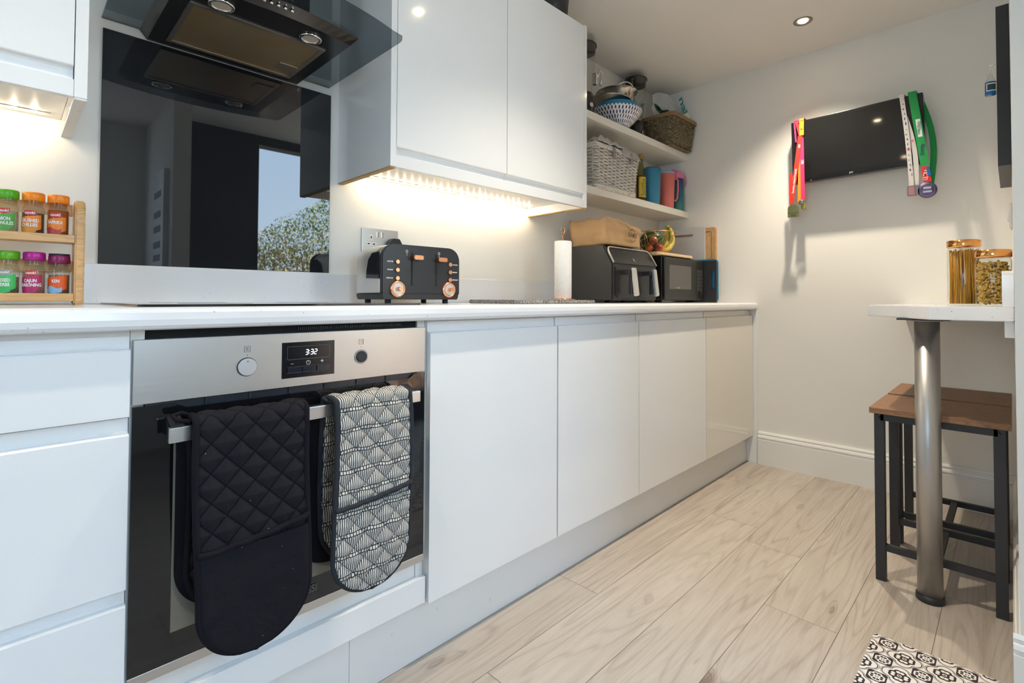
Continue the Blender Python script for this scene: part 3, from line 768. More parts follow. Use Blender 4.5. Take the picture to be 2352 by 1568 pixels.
# ---------------------------------------------------------------- air fryer
def fryer():
    t = thing('air_fryer', 'large dark grey dual-drawer air fryer with two silver handles', 'air fryer', (1.99, -.2, .911))
    af = pm('fryer_black', (.016, .017, .019), .42); x0, x1 = 1.79, 2.188
    b = BM(); P = [(-.345, .922), (-.350, .930), (-.350, 1.095), (-.300, 1.180), (-.285, 1.188), (-.06, 1.188), (-.04, 1.175), (-.03, 1.14), (-.03, .922)]
    prism(b, P, 'x', x0, x1, .006); obj('body', b, af, t)
    for x in (x0 + .05, x1 - .05):
        for y in (-.31, -.07): b = BM(); cyl(b, (x, y, .9112), .012, .0125, 'z', 14); obj('foot', b, black_m, t)
    def sl(x, z, o=.0): q = (z - 1.095) / .085; return Vector((x, -.350 + .05 * q - .0035 - o, z + .001))
    # lid panel and silver arch
    b = BM(); V = [(x0 + .012, 1.098), (x0 + .016, 1.150), (x0 + .035, 1.172), (x1 - .035, 1.172), (x1 - .016, 1.150), (x1 - .012, 1.098)]
    vs = [b.verts.new(sl(x, z)) for x, z in V]; b.faces.new(vs); obj('control_panel', b, pm('fryer_gloss', (.012, .012, .013), .18), t)
    b = BM(); A = [sl(x, z, .002) for x, z in [(x0 + .006, 1.100), (x0 + .006, 1.145), (x0 + .010, 1.160), (x0 + .022, 1.173), (x0 + .04, 1.178), (x1 - .04, 1.178), (x1 - .022, 1.173), (x1 - .010, 1.160), (x1 - .006, 1.145), (x1 - .006, 1.100)]]
    tube(b, A, .0042, 6); obj('trim', b, pm('fryer_trim', (.55, .53, .50), .35, .5), t)
    b = BM(); vs = [sl(1.985, 1.113, .001), sl(1.995, 1.113, .001), sl(1.989, 1.128, .001), sl(1.982, 1.128, .001)]; b.faces.new([b.verts.new(v) for v in vs]); obj('badge', b, pm('badge_grey', (.35, .35, .35), .4), t)
    for xa, xb, xh in ((1.806, 1.985, 1.882), (1.993, 2.172, 2.066)):
        b = BM(); prism(b, rr(xa, xb, .936, 1.082, .025, 6, (.03, .03, .004, .004)), 'y', -.3545, -.345, .0015); d = obj('drawer', b, pm('drawer_black', (.018, .019, .022), .3), t)
        b = BM(); box(b, xh - .026, xh + .006, -.40, -.350, 1.045, 1.068, .003); box(b, xh - .012, xh + .012, -.405, -.385, .95, 1.068, .003); obj('handle_arm', b, black_m, d)
        b = BM(); prism(b, [(-.414, .942), (-.430, .946), (-.414, 1.076), (-.398, 1.076)], 'x', xh - .014, xh + .014, .003); obj('handle', b, pm('handle_silver', (.72, .71, .69), .3, .9), d)
fryer()
# ---------------------------------------------------------------- microwave
def micro():
    t = thing('microwave', 'small dark microwave beside the air fryer', 'microwave', (2.48, -.2, .911))
    x0, x1, y0 = 2.252, 2.712, -.345; mk = pm('microwave_black', (.014, .013, .012), .4)
    b = BM(); box(b, x0, x1, y0, -.03, .922, 1.162, .004); obj('body', b, mk, t)
    b = BM(); box(b, x0 + .002, 2.62, y0 - .016, y0 - .0005, .928, 1.156, .004); d = obj('door', b, mk, t)
    b = BM(); box(b, x0 + .05, 2.555, y0 - .0168, y0 - .0155, .985, 1.115, .0004); obj('window', b, pm('mw_window', (.085, .08, .072), .22), d)
    b = BM(); box(b, 2.622, x1 - .002, y0 - .014, y0 - .0005, .928, 1.156, .003); p = obj('control_panel', b, mk, t)
    b = BM()
    for r in range(6):
        for c in range(3): box(b, 2.634 + c * .024, 2.652 + c * .024, y0 - .0155, y0 - .0135, 1.085 - r * .021, 1.100 - r * .021)
    obj('keypad', b, pm('key_grey', (.06, .06, .06), .4), p)
    b = BM(); cyl(b, (2.667, y0 - .014, .965), .013, .010, 'y', 20, .002); obj('dial', b, mk, p)
    text('lettering', 'ninuo', .012, flat((2.40, y0 - .0172, .993), FX, FZ), pm('mw_text', (.4, .4, .38), .5), d, .0002) if False else None
    b = BM()
    for i, w in enumerate((.004, .003, .005, .004, .004)): box(b, 2.385 + i * .0075, 2.385 + i * .0075 + w, y0 - .0173, y0 - .0168, .988, .995 + (i % 2) * .002)
    obj('maker_mark', b, pm('mw_mark', (.35, .35, .33), .5), d)
    for x in (x0 + .04, x1 - .04):
        for y in (-.31, -.07): b = BM(); cyl(b, (x, y, .9112), .010, .012, 'z', 12); obj('foot', b, black_m, t)
micro()
b = BM(); prism(b, rr(2.20, 2.60, -.355, -.07, .02), 'z', 1.1635, 1.180, .003); tag(obj('chopping_board', b, wood('pale_board', (.80, .60, .38), (.68, .46, .26), (3, 14, 14))), 'pale wooden board lying flat on top of the microwave', 'board')
# boards on the end wall
t = thing('chopping_board', 'upright wooden chopping board with juice groove leaning on the end wall', 'board', (2.8, -.2, .911))
b = BM(); prism(b, rr(-.400, -.045, .9115, 1.368, .015), 'x', 2.798, 2.8185, .002); obj('board', b, board_m, t)
b = BM(); P = rr(-.375, -.07, .95, 1.343, .01); tube(b, [(2.7975, y, z) for y, z in P], .0022, 6, True); obj('groove', b, pm('groove_brown', (.34, .19, .08), .6), t)
t = thing('chopping_board', 'upright pale grey chopping board with a slot handle in front of the wooden board', 'board', (2.79, -.2, .911))
b = BM(); prism(b, rr(-.338, -.03, .9115, 1.372, .012), 'x', 2.783, 2.7955, .002); obj('board', b, pm('board_grey', (.62, .60, .60), .5), t)
b = BM(); prism(b, rr(-.262, -.10, 1.322, 1.334, .006), 'x', 2.7815, 2.7832); obj('slot', b, pm('slot_brown', (.30, .20, .11), .6), t)
t = thing('chopping_board', 'small bright blue board standing behind the black board', 'board', (2.765, -.35, .911))
b = BM(); prism(b, rr(-.432, -.235, .9115, 1.170, .025), 'x', 2.755, 2.766, .002); obj('board', b, pm('board_blue', (.02, .24, .45), .4), t)
t = thing('chopping_board', 'small black board with a slot handle right of the microwave', 'board', (2.74, -.35, .911))
b = BM()
hole = rr(-.418, -.398, .995, 1.095, .008)
for y0, y1, z0, z1 in ((-.428, -.418, .9115, 1.160), (-.398, -.235, .9115, 1.160), (-.418, -.398, .9115, .99), (-.418, -.398, 1.10, 1.160)): box(b, 2.738, 2.7525, y0, y1, z0, z1)
obj('board', b, pm('board_black', (.03, .03, .032), .5), t)

# ---------------------------------------------------------------- jute bag
def jute():
    t = thing('jute_bag', 'brown jute bread bag lying on top of the air fryer', 'bag', (1.94, -.2, 1.19))
    jm = pm('jute', (.50, .31, .15), .95); n = N(jm); c = n.coord(); f = n.noise(n.mapv(c, (1, 1, 1)), 600, 2); n.base(n.mix(f, (.40, .24, .11), (.62, .40, .21))); n.bump(f, .5, .001)
    b = bmesh.new(); bmesh.ops.create_cube(b, size=1); bmesh.ops.subdivide_edges(b, edges=b.edges[:], cuts=14, use_grid_fill=True)
    for v in b.verts:
        x, y, z = v.co; q = z + .5
        nz = noise.noise(Vector((x * 3, y * 3, z * 2 + 3)))
        nx = noise.noise(Vector((x * 5 + 7, y * 4, z * 4)))
        ht = .112 + (.012 if x < .1 else -.012 * (x - .1) * 4)
        X = 1.795 + (x + .5) * .292 + .012 * nx * (1 if abs(x) > .35 else .3) + (-.012 * q if x < -.4 else 0) + (.02 * q - .015 if x > .4 else 0)
        Y = -.318 + (y + .5) * .225 + .014 * nx * q - .0 + (.012 if y < 0 else -.012) * (1 - abs(2 * q - 1)) * .3
        Z = 1.1905 + q * (ht + .012 * nz) + .010 * (noise.noise(Vector((x * 8, y * 8, 1))) if q > .9 else 0)
        if x < -.3 and q < .5: X += .02 * (.5 - q) * 2
        v.co = Vector((X, Y, max(Z, 1.1905)))
    for f in b.faces: f.smooth = True
    o = obj('cloth', b, jm, t)
    mf = lambda x, y: Vector((1.995 + x, -.3255 - .004 * abs(y) , 1.248 + y + x * -.02))
    text('lettering', 'FARMER', .034, lambda x, y: Vector((1.985 + x, -.334, 1.243 + y - x * .05)), text_k, t, .0006, .62)
    b = BM()
    for sgn in (1, -1):
        for i in range(9):
            a = R(90 * sgn + (i - 4) * 11); x = 1.985 + .034 * math.cos(a); z = 1.243 + .030 * math.sin(a); box(b, x - .0012, x + .0012, -.3342, -.3338, z - .003, z + .003)
    obj('print_arc', b, text_k, t)
jute()
# ---------------------------------------------------------------- fruit basket
def fruit():
    c = Vector((2.372, -.235, 1.181)); t = thing('fruit_basket', 'copper wire fruit basket on the wooden board', 'basket', tuple(c))
    b = BM(); R1, R0, H = .112, .072, .122
    ring = lambda r, z, k=40: [(c.x + r * math.cos(2 * PI * i / k), c.y + r * math.sin(2 * PI * i / k), c.z + z) for i in range(k)]
    tube(b, ring(R1, H), .0022, 6, True); tube(b, ring(R0, .002), .0022, 6, True)
    k = 12
    for i in range(k):
        a0 = 2 * PI * i / k; a1 = 2 * PI * (i + .5) / k; a2 = 2 * PI * (i + 1) / k
        P = lambda r, a, z: (c.x + r * math.cos(a), c.y + r * math.sin(a), c.z + z)
        tube(b, [P(R1, a0, H), P(R0, a1, .002)], .0015, 5); tube(b, [P(R0, a1, .002), P(R1, a2, H)], .0015, 5)
    for i in range(5): z = (i - 2) * .028; l = math.sqrt(R0 ** 2 - z * z); tube(b, [(c.x - l, c.y + z, c.z + .002), (c.x + l, c.y + z, c.z + .002)], .0014, 5)
    obj('wire', b, copper_m, t)
    mm = pm('melon_skin', (.05, .14, .03), .35); n = N(mm); cc = n.sep(n.coord('Object'))
    a = n.m('ARCTAN2', cc[1], cc[0]); w = n.noise(n.coord(), 30, 3)
    s = n.m('SINE', n.m('ADD', n.m('MULTIPLY', a, 11), n.m('MULTIPLY', w, 7))); n.base(n.ramp(s, [(.35, (.012, .05, .012)), (.8, (.16, .28, .06))]))
    m = thing('watermelon', 'striped green watermelon in the copper fruit basket', 'melon', (c.x - .018, c.y + .01, c.z + .075), (R(70), R(20), 0), local=True)
    b = BM(); ico(b, (0, 0, 0), .064, 4, (1, 1, 1.1)); obj('skin', b, mm, m)
    b = BM(); cyl(b, (0, 0, .069), .003, .008, 'z', 8); obj('stalk', b, pm('stalk', (.2, .15, .06), .8), m)
    bm_ = pm('banana_skin', (.66, .52, .05), .5); n = N(bm_); n.base(n.ramp(n.noise(n.coord(), 40, 3), [(.35, (.42, .42, .06)), (.6, (.72, .55, .06))]))
    bt = thing('banana_bunch', 'bunch of yellow bananas at the right of the copper fruit basket', 'bananas', (c.x + .07, c.y - .02, c.z + .15))
    for j, (dx, dy, ph) in enumerate(((0.0, -.022, 0), (.022, -.004, .15), (.030, .018, .3), (.004, .012, .1))):
        pts = []; rad = []
        for i in range(15):
            q = i / 14; a = R(15 + 105 * q)
            x = c.x + .060 + dx * .6 - .075 * (1 - math.sin(R(90) * (1 - q))) * .9 - .03 * q; z = c.z + .152 - .135 * math.sin(R(90) * q); y = c.y - .044 + dy * .8 - .012 * math.sin(PI * q)
            pts.append((x + .025 * math.sin(PI * q), y, z)); rad.append(.0165 * (math.sin(PI * min(max(q * .86 + .08, 0), 1)) ** .5) * (.6 if q < .06 else 1))
        b = BM(); tube(b, pts, .016, 6, rad=rad); obj('banana', b, bm_, bt)
    b = BM(); tube(b, [(c.x + .066, c.y - .044, c.z + .150), (c.x + .070, c.y - .04, c.z + .166)], .011, 8); obj('bunch_stem', b, pm('banana_stem', (.35, .27, .06), .7), bt)
    rm = pm('nectarine', (.35, .04, .02), .35); n = N(rm); n.base(n.ramp(n.noise(n.coord(), 22, 2), [(.38, (.24, .015, .02)), (.6, (.60, .20, .04))]))
    gp = 'nectarines in the fruit basket'
    for (dx, dy, dz), l in (((-.076, -.010, .030), 'red nectarine lowest at the left front of the fruit basket'), ((-.052, -.054, .030), 'red nectarine at the front centre of the fruit basket'), ((-.068, -.030, .072), 'orange red nectarine stacked on top in the fruit basket')):
        b = BM(); ico(b, (c.x + dx, c.y + dy, c.z + dz), .0235, 3); tag(obj('nectarine', b, rm), l, 'fruit', gp)
    b = BM()
    def f(u, v):
        a = 2 * PI * u; q = PI * v; r = .056 + .008 * noise.noise(Vector((math.cos(a) * 3, math.sin(a) * 3, v * 6)))
        return (c.x - .066 + r * math.sin(q) * math.cos(a), c.y - .032 + r * .72 * math.sin(q) * math.sin(a), c.z + .052 - r * math.cos(q) * .95)
    sheet(b, f, 26, 16, True); tag(obj('fruit_bag', b, thin_glass('bag_film', (.88, .87, .86), 1.35, .12)), 'clear crinkled produce bag around the nectarines', 'bag')
fruit()

# ---------------------------------------------------------------- spice rack
def rack():
    t = thing('spice_rack', 'two-tier beech spice rack standing at the left end of the worktop', 'rack', (-.18, -.115, .911))
    for x in (-.3365, -.045):
        b = BM(); prism(b, rr(-.152, -.082, .9112, 1.152, .03, 8, (0, 0, .03, .03)), 'x', x, x + .0175, .003); obj('side_panel', b, beech_m, t)
    for z in (.920, 1.052):
        b = BM(); box(b, -.3185, -.0455, -.146, -.088, z, z + .006); obj('shelf', b, beech_m, t)
        b = BM(); box(b, -.3185, -.0455, -.1525, -.1465, z - .001, z + .0165, .001); obj('front_rail', b, beech_m, t)
        b = BM(); box(b, -.3185, -.0455, -.0875, -.083, z + .066, z + .094, .001); obj('back_rail', b, beech_m, t)
rack()
def cylmap(cx, cy, r, z, a0=-90):
    return lambda x, y: Vector((cx + r * math.cos(R(a0) + x / r), cy + r * math.sin(R(a0) + x / r), z + y))
def patch(cx, cy, r, z0, z1, a0, a1, fn0=None, fn1=None, k=14):
    b = BM(); prev = None
    for i in range(k + 1):
        q = i / k; a = R(a0 + (a1 - a0) * q); lo = z0 + (fn0(q) if fn0 else 0); hi = z1 + (fn1(q) if fn1 else 0)
        p = (b.verts.new((cx + r * math.cos(a), cy + r * math.sin(a), lo)), b.verts.new((cx + r * math.cos(a), cy + r * math.sin(a), hi)))
        if prev: b.faces.new((prev[0], p[0], p[1], prev[1]))
        prev = p
    return b
def spice(x, z, label, lidc, fillc, fill2, lines, lab, accent, brand=True, fillh=.055, lid2=None, logoc=(.62, .03, .02)):
    y = -.117; r = .0186; fa = -112            # label faces the camera side
    hs = 0 if lid2 else .0045
    t = thing('spice_jar', label, 'jar', (x, y, z), group='spice jars')
    b = BM(); lathe(b, [(0, 0), (r - .001, 0), (r, .0015), (r, .062), (r - .0025, .069), (r - .0035, .072), (r - .0035, .079 + hs)], (x, y, z), 32, cap=False); obj('glass', b, clear_m, t)
    key = 'fill_' + label[:24].replace(' ', '_'); fm = pm(key, fillc, .9); n = N(fm); n.base(n.ramp(n.noise(n.coord(), 420, 2), [(.42, fillc), (.58, fill2)]))
    b = BM(); lathe(b, [(0, .001), (r - .0014, .001), (r - .0014, fillh), (0, fillh + .001)], (x, y, z), 28); obj('contents', b, fm, t)
    lm = pm('lid_%.2f_%.2f_%.2f' % lidc, lidc, .3)
    b = BM(); lathe(b, [(0, .078 + hs), (r - .001, .078 + hs), (r, .079 + hs), (r, .0945 + hs), (r - .0015, .0965 + hs), (0, .0965 + hs)], (x, y, z), 36); l = obj('lid', b, lm, t)
    if lid2: b = BM(); lathe(b, [(0, .0967), (r - .0005, .0967), (r - .0005, .0998), (0, .0998)], (x, y, z), 36); obj('lid_flap', b, pm('lid_dark', lid2, .4), l)
    lb = pm('label_%.2f_%.2f' % lab[:2] + label[:6], lab, .45)
    q = lambda s: .006 * math.sin(PI * s)
    ob = obj('label', patch(x, y, r + .0004, z + .020, z + .044, fa - 55, fa + 62, lambda s: -.006 * math.sin(PI * s), lambda s: .007 * s), lb, t)
    obj('label_accent', patch(x, y, r + .0007, z + .013, z + .024, fa - 45, fa + 35, lambda s: -.003 * math.sin(PI * s), lambda s: .003 * math.sin(PI * s * 2)), pm('acc_%.2f_%.2f_%.2f' % accent, accent, .45), t)
    if brand:
        obj('logo', patch(x, y, r + .0006, z + .052, z + .060, fa - 26, fa + 34, lambda s: -.003 * math.sin(PI * s)), pm('logo_red%.2f' % logoc[0], logoc, .45), t)
        text('lettering', 'cook!', .0078, cylmap(x, y, r + .0011, z + .0545, fa + 4), text_w, t, .0002)
    for i, s in enumerate(lines): text('lettering', s, .0098, cylmap(x, y, r + .0013, z + .0372 - .0095 * i, fa + 2), text_w, t, .0003, .72)
spice(-.1525, 1.0585, 'onion granules jar with a green lid on the upper rack tier', (.10, .42, .01), (.62, .50, .34), (.42, .30, .18), ['ONION', 'GRANULES'], (.10, .38, .05), (.10, .38, .05))
spice(-.1120, 1.0585, 'crushed chillies jar with an orange lid, second from the rack end', (.95, .27, .01), (.30, .10, .04), (.04, .02, .02), ['CRUSHED', 'CHILLIES'], (.85, .25, .02), (.75, .30, .02))
spice(-.0715, 1.0585, 'paprika jar with an orange lid at the end of the upper rack tier', (.95, .26, .015), (.48, .10, .01), (.40, .08, .01), ['PAPRIKA'], (.88, .24, .02), (.55, .06, .04), fillh=.066)
spice(-.1490, .9265, 'mixed herbs jar with a green lid on the lower rack tier', (.10, .38, .01), (.30, .24, .12), (.08, .08, .04), ['MIXED', 'HERBS'], (.05, .50, .12), (.05, .50, .12), fillh=.045, logoc=(.3, .3, .3))
spice(-.1085, .9265, 'cajun seasoning jar with a magenta lid on the lower rack tier', (.42, .01, .25), (.42, .24, .14), (.30, .16, .09), ['CAJUN', 'SEASONING'], (.45, .02, .12), (.45, .02, .12), fillh=.058)
spice(-.0680, .9265, 'seasoning jar with a dark maroon lid at the end of the lower tier', (.22, .01, .09), (.30, .16, .09), (.20, .10, .06), ['KEN'], (.75, .10, .01), (.25, .50, .75), False, .052, (.03, .03, .04))

# ---------------------------------------------------------------- shelf things
def weave(bm, cx, cy, z0, z1, a0, b0, a1, b1, rows, stakes, rw, amp, flatf=1.0, cr=.03):
    """woven wall of a rounded rectangular basket: half sizes a,b grow from bottom to top"""
    def per(a, b, k):
        P = rr(-a, a, -b, b, cr, 5); pts = []; L = [0]
        Q = P + [P[0]]
        for p, q in zip(Q, Q[1:]): L.append(L[-1] + math.hypot(q[0] - p[0], q[1] - p[1]))
        T = L[-1]; out = []; j = 0
        for i in range(k):
            s = T * i / k
            while L[j + 1] < s: j += 1
            f = (s - L[j]) / max(L[j + 1] - L[j], 1e-9); x = Q[j][0] + (Q[j + 1][0] - Q[j][0]) * f; y = Q[j][1] + (Q[j + 1][1] - Q[j][1]) * f
            l = math.hypot(x, y); out.append((x, y, (Q[j + 1][1] - Q[j][1]), -(Q[j + 1][0] - Q[j][0])))
        return out
    k = stakes * 4
    for r in range(rows):
        q = (r + .5) / rows; a = a0 + (a1 - a0) * q; b = b0 + (b1 - b0) * q; pts = []
        for i, (x, y, nx, ny) in enumerate(per(a, b, k)):
            l = math.hypot(nx, ny) or 1; o = amp * math.sin(2 * PI * i / 8 + (PI if r % 2 else 0))
            pts.append((cx + x + nx / l * o, cy + y + ny / l * o, z0 + (z1 - z0) * q + random.uniform(-1, 1) * rw * .12))
        if flatf == 1: tube(bm, pts, rw, 5, True)
        else:
            R_ = []
            for i, p in enumerate(pts):
                x, y, nx, ny = per(a, b, k)[i] if False else (0, 0, 0, 0)
                R_.append([bm.verts.new((p[0], p[1], p[2] - rw)), bm.verts.new((p[0], p[1], p[2] + rw))])
            for i in range(k): f = bm.faces.new((R_[i][0], R_[(i + 1) % k][0], R_[(i + 1) % k][1], R_[i][1])); f.smooth = True
    A = per(a0, b0, stakes * 2); B = per(a1, b1, stakes * 2)
    for i in range(0, stakes * 2, 2 if flatf == 1 else 1):
        w = rw * (.9 if flatf == 1 else .6)
        tube(bm, [(cx + A[i][0], cy + A[i][1], z0), (cx + B[i][0], cy + B[i][1], z1)], w, 5)
def shelf_things():
    zs = 1.8465
    # patterned bowl
    c = (2.13, -.138)
    t = thing('mixing_bowl', 'white bowl with dark blue dashes at the front of the upper shelf', 'bowl', (c[0], c[1], zs), local=False)
    bm_ = pm('bowl_pattern', (.8, .8, .8), .3); n = N(bm_)
    s = n.sep(n.coord('Object')); a = n.m('ARCTAN2', s[1], s[0]); row = n.m('MULTIPLY', s[2], 1 / .0185); rf = n.m('FRACT', row)
    off = n.m('MULTIPLY', n.m('FLOOR', row), .37)
    cf = n.m('FRACT', n.m('ADD', n.m('MULTIPLY', a, 44 / (2 * PI)), off)); wb = n.noise(n.coord(), 60, 1)
    dx = n.m('MULTIPLY', n.m('SUBTRACT', cf, .5), 4.2); dy = n.m('MULTIPLY', n.m('SUBTRACT', rf, .5), 2.0)
    dd = n.m('ADD', n.m('ADD', n.m('MULTIPLY', dx, dx), n.m('MULTIPLY', dy, dy)), n.m('MULTIPLY', n.m('SUBTRACT', wb, .5), 1.5)); n.base(n.mix(n.m('LESS_THAN', dd, .85), (.80, .79, .77), (.02, .03, .17)))
    b = BM(); lathe(b, [(0, 0), (.055, 0), (.058, .004), (.085, .030), (.112, .058), (.134, .086), (.141, .100), (.139, .101), (.128, .082), (.08, .035), (0, .01)], (*c, zs), 56, cap=False); obj('shell', b, bm_, t)
    t = thing('blue_bowl', 'plain blue bowl nested inside the patterned bowl', 'bowl', (c[0], c[1], zs + .04))
    b = BM(); lathe(b, [(0, .045), (.06, .05), (.10, .075), (.118, .100), (.122, .128), (.119, .128), (.10, .09), (0, .055)], (*c, zs), 48, cap=False); obj('shell', b, pm('bowl_blue', (.04, .28, .48), .4), t)
    # steel colander with handles
    t = thing('colander', 'steel colander with loop handles standing in the blue bowl', 'colander', (c[0] + .01, c[1] + .01, zs + .1))
    C = (c[0] + .022, c[1] + .012, zs + .044)
    b = BM(); lathe(b, [(.088, .085), (.092, .10), (.094, .162), (.113, .170), (.114, .172), (.092, .165), (.088, .10), (0, .09)], C, 48, cap=False); obj('shell', b, pm('pan_steel', (.50, .47, .43), .22, 1), t)
    b = BM()
    for j in range(3):
        for i in range(40): a = 2 * PI * (i + .5 * (j % 2)) / 40; ico(b, (C[0] + .0937 * math.cos(a), C[1] + .0937 * math.sin(a), C[2] + .125 + j * .010), .0016, 1)
    obj('hole', b, dark_m, t)['kind'] = 'stuff'
    for a0 in (-120, 60):
        b = BM(); tube(b, [(C[0] + (.112 + .012 * math.sin(PI * i / 8)) * math.cos(R(a0 - 24 + 6 * i)), C[1] + (.112 + .012 * math.sin(PI * i / 8)) * math.sin(R(a0 - 24 + 6 * i)), C[2] + .168 + .016 * math.sin(PI * i / 8)) for i in range(9)], .0035, 6)
        obj('handle', b, chrome_m, t)
    t = thing('saucepan_lid', 'steel pan lid with a black loop handle on top of the colander', 'lid', (C[0] + .03, C[1], zs + .18))
    b = BM(); lathe(b, [(0, .012), (.05, .010), (.084, .001), (.086, -.002), (.083, -.002), (0, .009)], (C[0] + .01, C[1], C[2] + .178), 40, cap=False); obj('cover', b, pm('lid_glassy', (.10, .09, .08), .15, .5), t)
    b = BM(); tube(b, [(C[0] + .01 + .030 * math.cos(PI * i / 10), C[1] - .02, C[2] + .186 + .026 * math.sin(PI * i / 10)) for i in range(11)], .005, 7); obj('handle', b, black_m, t)
    # large steel pan tilted behind
    t = thing('steel_bowl', 'wide steel mixing bowl nested inside the blue bowl under the colander', 'bowl', (2.098, -.118, zs + .072), (R(0), R(5), 0), local=True)
    b = BM(); lathe(b, [(0, 0.002), (.05, .006), (.088, .040), (.118, .076), (.125, .079), (.117, .078), (.085, .042), (0, .008)], (0, 0, 0), 48, cap=False); obj('shell', b, MATS['pan_steel'], t)
    # blenders
    def blender(x, y, ztop, r, label, h, lean):
        t = thing('blender', label, 'blender', (x, y, zs))
        b = BM(); lathe(b, [(0, 0), (r * .95, 0), (r * 1.0, .01), (r * .9, .09), (r * .72, .125), (0, .125)], (x, y, zs), 32); obj('base', b, pm('blender_base', (.02, .02, .022), .2), t)
        b = BM(); cyl(b, (x - r * .3, y - r * .92, zs + .05), .012, .008, 'y', 20); obj('dial', b, chrome_m, t)
        z1 = ztop - zs
        b = BM(); lathe(b, [(r * .62, .13), (r * .70, .17), (r * .86, .24), (r * .98, z1 - .03), (r * 1.0, z1 - .012)], (x, y, zs), 40, cap=False); obj('jug', b, thin_glass('jug_clear', (.92, .91, .90), 1.4), t)
        b = BM(); lathe(b, [(0, z1 - .045), (r * .93, z1 - .045), (r * .95, z1 - .014), (r * 1.08, z1 - .012), (r * 1.08, z1 - .004), (r * .9, z1), (0, z1)], (x, y, zs), 40); obj('lid', b, pm('blender_lid', (.035, .032, .030), .25), t)
        return t
    bl1 = blender(1.862, -.125, 2.225, .060, 'tall clear jug with a black lid half hidden behind the wall cabinet', 0, 0)
    b = BM(); tube(b, [(1.905, -.17, 2.05), (1.915, -.18, 2.08), (1.93, -.18, 2.10), (1.945, -.18, 2.08), (1.935, -.18, 2.05), (1.925, -.18, 2.02)], .006, 6); box(b, 1.875, 1.892, -.19, -.165, 2.01, 2.07, .004); obj('clamp', b, chrome_m, bl1)
    bl2 = blender(2.400, -.092, 2.232, .062, 'clear blender jug with a smoked black lid between the bowl and brown basket', 0, 0)
    b = BM(); tube(b, [(2.345, -.11, 2.21), (2.318, -.12, 2.20), (2.318, -.12, 2.12), (2.35, -.11, 2.08)], .006, 6); obj('handle', b, pm('handle_smoke', (.06, .055, .05), .3), bl2)
    # brown basket
    bk = pm('willow_brown', (.20, .14, .075), .75); n = N(bk); n.base(n.ramp(n.noise(n.coord(), 70, 3), [(.35, (.10, .075, .035)), (.65, (.27, .21, .12))]))
    t = thing('wicker_basket', 'brown woven basket at the wall end of the upper shelf', 'basket', (2.645, -.15, zs))
    b = BM(); weave(b, 2.660, -.168, zs + .004, zs + .168, .130, .088, .147, .108, 16, 46, .0049, .0036, .5, .03); box(b, 2.54, 2.78, -.250, -.086, zs + .001, zs + .004); obj('weave', b, bk, t)
    b = BM(); P = rr(2.660 - .150, 2.660 + .150, -.168 - .112, -.168 + .112, .03, 5)
    for z in (.168, .178): tube(b, [(x, y, zs + z) for x, y in P], .0065, 6, True)
    obj('rim', b, pm('willow_rim', (.30, .19, .09), .6), t)
    t2 = thing('green_packet', 'dark green glossy food packet sticking out of the brown basket', 'packet', (2.56, -.15, zs + .16))
    b = BM(); sheet(b, lambda u, v: (2.49 + .16 * u, -.21 + .05 * v + .01 * math.sin(5 * u), zs + .195 + .050 * v + .012 * math.sin(u * 4 + v * 3)), 16, 8)
    sheet(b, lambda u, v: (2.49 + .16 * u, -.21 + .05 * v + .01 * math.sin(5 * u) + .016 * math.sin(PI * v), zs + .187 + .050 * v + .012 * math.sin(u * 4 + v * 3)), 16, 8)
    gp = pm('packet_green', (.01, .08, .06), .25); n = N(gp); n.base(n.ramp(n.noise(n.coord(), 35, 2), [(.40, (.008, .02, .02)), (.52, (.01, .13, .09)), (.66, (.05, .35, .08))])); obj('wrapper', b, gp, t2)
    b = BM(); ico(b, (2.770, -.225, zs + .205), .034, 3, (1, .8, 1.3)); tag(obj('egg_ornament', b, pm('egg_cream', (.78, .72, .60), .5)), 'cream egg-shaped ornament in the right corner of the brown basket', 'ornament')
    b = BM(); ico(b, (2.68, -.17, zs + .190), .056, 3, (1.1, .8, .75)); tag(obj('bread_packet', b, pm('packet_pink', (.66, .50, .42), .5)), 'pale pink food packet in the middle of the brown basket', 'packet')
    film = pm('plastic_film', (.72, .74, .74), .3, alpha=.5); film.node_tree.nodes['Principled BSDF'].inputs['Alpha'].default_value = .55
    t3 = thing('plastic_bag', 'crumpled clear plastic bag with teal letters standing in the basket', 'bag', (2.72, -.12, zs + .16))
    b = BM(); sheet(b, lambda u, v: (2.56 + .245 * u, -.11 - .08 * u + .02 * noise.noise(Vector((u * 5, v * 5, 1))), zs + .17 + (.165 + .03 * math.sin(u * 5)) * v), 22, 14); obj('film', b, film, t3)
    teal = pm('teal_print', (.01, .24, .26), .5); ca, sa = math.cos(R(-52)), math.sin(R(-52))
    text('lettering', 'nai', .098, lambda x, y: Vector((2.762 + x * ca - y * sa, -.2095 + .0 * x, zs + .298 + x * sa + y * ca)), teal, t3, .003)
    # second bag piece at left
    t4 = thing('plastic_bag', 'small clear bag with blue dots at the left of the brown basket', 'bag', (2.52, -.06, zs + .18))
    b = BM(); sheet(b, lambda u, v: (2.49 + .09 * u, -.055 + .01 * noise.noise(Vector((u * 5, v * 5, 4))), zs + .19 + .115 * v), 12, 8); obj('film', b, film, t4)
    b = BM()
    for x, z in ((2.505, .265), (2.522, .275), (2.512, .24)): cyl(b, (x, -.068, zs + z), .0085, .001, 'y', 14)
    obj('dot', b, pm('dot_blue', (.02, .18, .50), .5), t4)
    # ------ lower shelf
    zl = 1.4805
    wk = pm('willow_white', (.66, .62, .56), .75); n = N(wk); n.base(n.ramp(n.noise(n.coord(), 60, 3), [(.30, (.45, .41, .36)), (.5, (.76, .72, .66))]))
    t = thing('wicker_basket', 'white wicker hamper with a lid on the lower shelf', 'basket', (2.0, -.12, zl))
